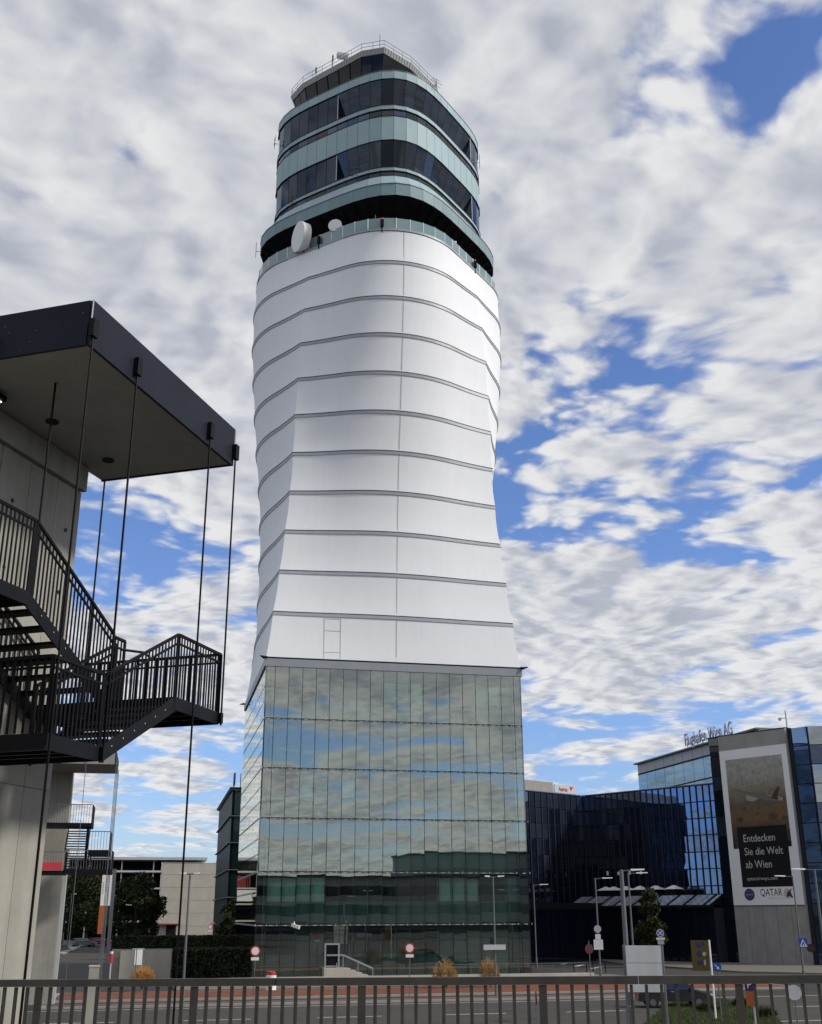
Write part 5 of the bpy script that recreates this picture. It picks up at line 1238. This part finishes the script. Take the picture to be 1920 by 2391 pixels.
# ---- main dark wing: facade 4 m behind the slab face, running away to the inner corner ----
mw = empty('office_wing', 'dark blue glass office wing mirroring its neighbours beside the poster building', 'building', op_loc, ANG)
HW = 19.4; xa, xb = -27.6, -6.0
def curtain_wall(par, x0, x1, y, H, ncol, nrow, kinds, z_low=6.2, fin=.16, depth=8):
    w_ = (x1-x0)/ncol; hh = (H-z_low)/nrow
    for c in range(ncol):
        for r in range(nrow):
            a, b = x0+w_*c+fin/2, x0+w_*(c+1)-fin/2; z0, z1 = z_low+hh*r+.06, z_low+hh*(r+1)-.06
            t1, t2 = rng.uniform(-.004, .004), rng.uniform(-.004, .004)
            MB().hexa([(a, y+t1, z0), (b, y-t1, z0), (b, y+.05-t1, z0), (a, y+.05+t1, z0)], [(a, y+t2, z1), (b, y+t2-t1, z1), (b, y+.05+t2-t1, z1), (a, y+.05+t2, z1)]).build('glass_pane', kinds(c, r), par)
    for c in range(ncol+1):
        x = x0+w_*c; MB().box(x-fin*.4, x+fin*.4, y-.10, y+.05, z_low, H+.05).build('fin', 'dark_line', par)
    MB().box(x0, x1, y+.09, y+depth, 0, H).build('core', 'dark_line', par)
    MB().box(x0-.1, x1+.1, y-.06, y+depth, H+.05, H+.16).build('coping', 'grey_steel', par)
rng = random.Random(21)
def mk(c, r):
    u = rng.random()
    if c >= 10: return 'office_glass'
    if r == 6: return 'office_glass_grey' if u < .85 else 'office_glass'
    if r in (4, 5): return 'office_glass_grey' if u < .25 else 'office_dark'
    if r == 3: return 'office_glass_grey' if u < .06 else 'office_dark'
    return 'office_dark' if u > .06 else 'office_glass_grey'
curtain_wall(mw, xa, xb, 4.0, HW, 24, 7, mk)
for k in range(4): MB().box(-24.5+1.7*k, -24.2+1.7*k, 3.9, 3.95, 9.6, 10.1-.12*(k % 2)).build('lit_lamp', 'lamp_lens', mw)
# ---- left wing: perpendicular, coming towards the viewer from the inner corner ----
crn = Vector((OX, OY, 0))+Matrix.Rotation(ANG, 3, 'Z') @ Vector((xa, 4.0, 0))
lw_ = empty('corner_wing', 'dark office wing with white roof sign behind the tower corner', 'building', crn, ANG+R(90))
# local x runs away from the viewer here; facade faces local +x of the main wing
rng = random.Random(33)
def mk2(c, r):
    u = rng.random()
    if r == 7: return 'office_glass_grey'
    if c < 5 and 3 <= r <= 6: return 'office_glass'
    if r in (0, 5, 6): return 'office_glass_grey' if u < .5 else 'office_dark'
    return 'office_glass_grey' if u < .12 else 'office_dark'
curtain_wall(lw_, -22.0, -.1, .1, HW, 19, 8, mk2, z_low=4.5)
for x0, x1, z1, mm in ((-22, -5.2, HW+1.45, 'kerb'), (-4.9, -.6, HW+1.3, 'sign_grey')): MB().box(x0, x1, .6, .75, HW+.3, z1).build('roof_sign_panel', mm, lw_)
t_ = link('lettering', text_mesh('Austrian', .8, 'red_paint', 'lettering', .01), lw_, (-4.3+.2, .58, HW+.5)); t_.rotation_euler = (R(90), 0, 0); t_.scale = (.62, 1, 1)
MB().poly([(-1.75, .58, HW+.62), (-1.1, .58, HW+1.25), (-1.55, .58, HW+1.1), (-1.9, .58, HW+1.2)]).build('sign_arrow', 'red_paint', lw_)
# ---- pale upper block set back, with roof letters ----
ua, ub = onZ(1489, 1785, 27.0), onZ(1649, 1738, 27.0)
dU = Vector((ub[0]-ua[0], ub[1]-ua[1], 0)); LU = dU.length; angU = math.atan2(dU.y, dU.x)
ub_ = empty('upper_block', 'pale blue glass block with roof letters rising behind the dark wing', 'building', (ua[0], ua[1], 0), angU)
MB().box(.1, LU+14, .12, 20, 10, 25.6).build('core', 'office_light', ub_)
for r, (z0, z1) in enumerate(((25.55, 26.9), (22.55, 25.3), (19.6, 22.4), (16.7, 19.5))):
    n = 12
    for k in range(n):
        x0, x1 = (LU+14)*k/n+.04, (LU+14)*(k+1)/n-.04; MB().box(x0, x1, .0, .08, z0, z1).build('glass_pane' if r else 'parapet_panel', 'office_light' if r else 'strip', ub_)
MB().box(-.5, LU+14, -.5, 20, 26.95, 27.15).build('roof_edge', 'grey_steel', ub_); MB().box(-.02, .08, .0, 20, 10, 26.9).build('end_wall', 'office_light', ub_)
for z in (25.42, 22.47, 19.55): MB().box(-.04, LU+14, -.07, -.005, z-.10, z+.06).build('floor_line', 'dark_steel', ub_)
la, lb = onZ(1599, 1727, 28.2), onZ(1710, 1697, 28.2)
la = Vector((la[0], la[1], 27.3)); lb = Vector((lb[0], lb[1], 27.3)); ltm = text_mesh('Flughafen Wien AG', 2.4, 'letters', 'roof_letters', .08)
wid = max(v.co.x for v in ltm.vertices); dL = lb-la; lo = link('roof_letters', ltm, None, la); lo.rotation_euler = (R(90), 0, math.atan2(dL.y, dL.x)); lo.scale = (dL.length/wid, 1, 1)
tag(lo, 'grey blue roof letters standing on the pale upper block', 'lettering')
for k in range(9):
    p = la.lerp(lb, (k+.5)/9); MB().bar((p.x, p.y, 27.1), (p.x, p.y, 27.6), .06).build('letter_strut', 'dark_steel', lo).matrix_parent_inverse = (Matrix.Translation(la) @ Matrix.Rotation(math.atan2(dL.y, dL.x), 4, 'Z') @ Matrix.Rotation(R(90), 4, 'X') @ Matrix.Diagonal((dL.length/wid, 1, 1, 1))).inverted()

# ---- low hall with glazed lean-to roof ----
hl_ = empty('entrance_hall', 'low dark glass hall with slanted skylight roof before the office wings', 'building', op_loc, ANG)
x0, x1 = -26.0, -5.9
MB().box(x0, x1, -1.5, 3.8, 0, 5.7).build('hall_core', 'dark_line', hl_)
for k in range(20):
    a = x0+(x1-x0)*k/20; b = x0+(x1-x0)*(k+1)/20
    MB().box(a+.06, b-.06, -1.62, -1.55, .2, 5.6).build('glass_pane', 'office_dark', hl_)
    MB().box(a-.05, a+.05, -1.72, -1.52, .1, 5.7).build('mullion', 'black_steel', hl_)
MB().box(x0-.3, x1, -2.35, -1.5, 5.72, 5.95).build('eaves', 'dark_steel', hl_)
rng = random.Random(5); k = 0
while k < 46:
    a = x0+(x1-x0)*k/46; b = x0+(x1-x0)*(k+1)/46-.05
    if k % 11 not in (0, 5) : MB().hexa([(a, -2.3, 5.98), (b, -2.3, 5.98), (b, .2, 7.0), (a, .2, 7.0)], [(a, -2.3, 6.04), (b, -2.3, 6.04), (b, .2, 7.06), (a, .2, 7.06)]).build('roof_pane', 'roof_glass', hl_)
    k += 1
MB().hexa([(x0, -2.3, 5.95), (x1, -2.3, 5.95), (x1, .2, 6.0), (x0, .2, 6.0)], [(x0, -2.3, 5.97), (x1, -2.3, 5.97), (x1, .2, 6.97), (x0, .2, 6.97)]).build('roof_base', 'dark_steel', hl_)
MB().box(x0, x1, .25, 3.85, 5.8, 7.15).build('roof_deck', 'dark_steel', hl_)
for px in (1283, 1328, 1395, 1470, 1552, 1642):
    p = Vector(onZ(px, 2081, 7.6)); q = Matrix.Rotation(-ANG, 3, 'Z') @ (p-Vector((OX, OY, 0))); xq = min(max(q.x, x0+1), x1-1)
    MB().box(xq-.6, xq+.6, 1.1, 2.5, 7.15, 7.75).build('skylight_kerb', 'dark_steel', hl_); MB().hexa([(xq-.8, .95, 7.76), (xq+.8, .95, 7.76), (xq+.8, 2.65, 7.76), (xq-.8, 2.65, 7.76)], [(xq-.1, 1.7, 8.2), (xq+.1, 1.7, 8.2), (xq+.1, 1.9, 8.2), (xq-.1, 1.9, 8.2)]).build('skylight', 'white_paint', hl_)
lh = empty('low_hall', 'low dark hall continuing behind the young trees towards the tower', 'building', (crn.x, crn.y, 0), ANG+R(90))
MB().box(-24, -.2, -6.5, -.1, 0, 5.6).build('hall_core', 'dark_line', lh); MB().box(-24.2, -.2, -6.9, -.1, 5.62, 6.3).build('roof_edge', 'dark_steel', lh)
for k in range(16): MB().box(-24+1.48*k+.06, -24+1.48*(k+1)-.06, -6.6, -6.55, .2, 5.5).build('glass_pane', 'office_dark', lh)

# ================================================================== buildings behind the camera, seen mirrored in the glass
def rear(name, x0, x1, y0, y1, h, label):
    o = empty(name, label, 'building', (0, 0, 0)); MB().box(x0, x1, y0, y1, 0, h).build('wall', 'cladding_far', o)
    n = int((x1-x0)/4)
    for r in range(int(h/4)):
        MB().box(x0+.5, x1-.5, y1-.02, y1+.08, r*4+1.2, r*4+3.2).build('window_band', 'office_dark', o)
    MB().box(x0-.4, x1+.4, y0-.4, y1+.4, h, h+.4).build('roof', 'dark_steel', o)
rear('terminal_building', -70, 120, -90, -60, 13, 'long terminal building mirrored in the lower tower glass')
rear('terminal_pier', 60, 110, -100, -70, 18.5, 'taller terminal pier mirrored at the right of the tower glass')
rear('office_slab', -60, -22, -95, -66, 18, 'office slab mirrored at the left of the tower glass')
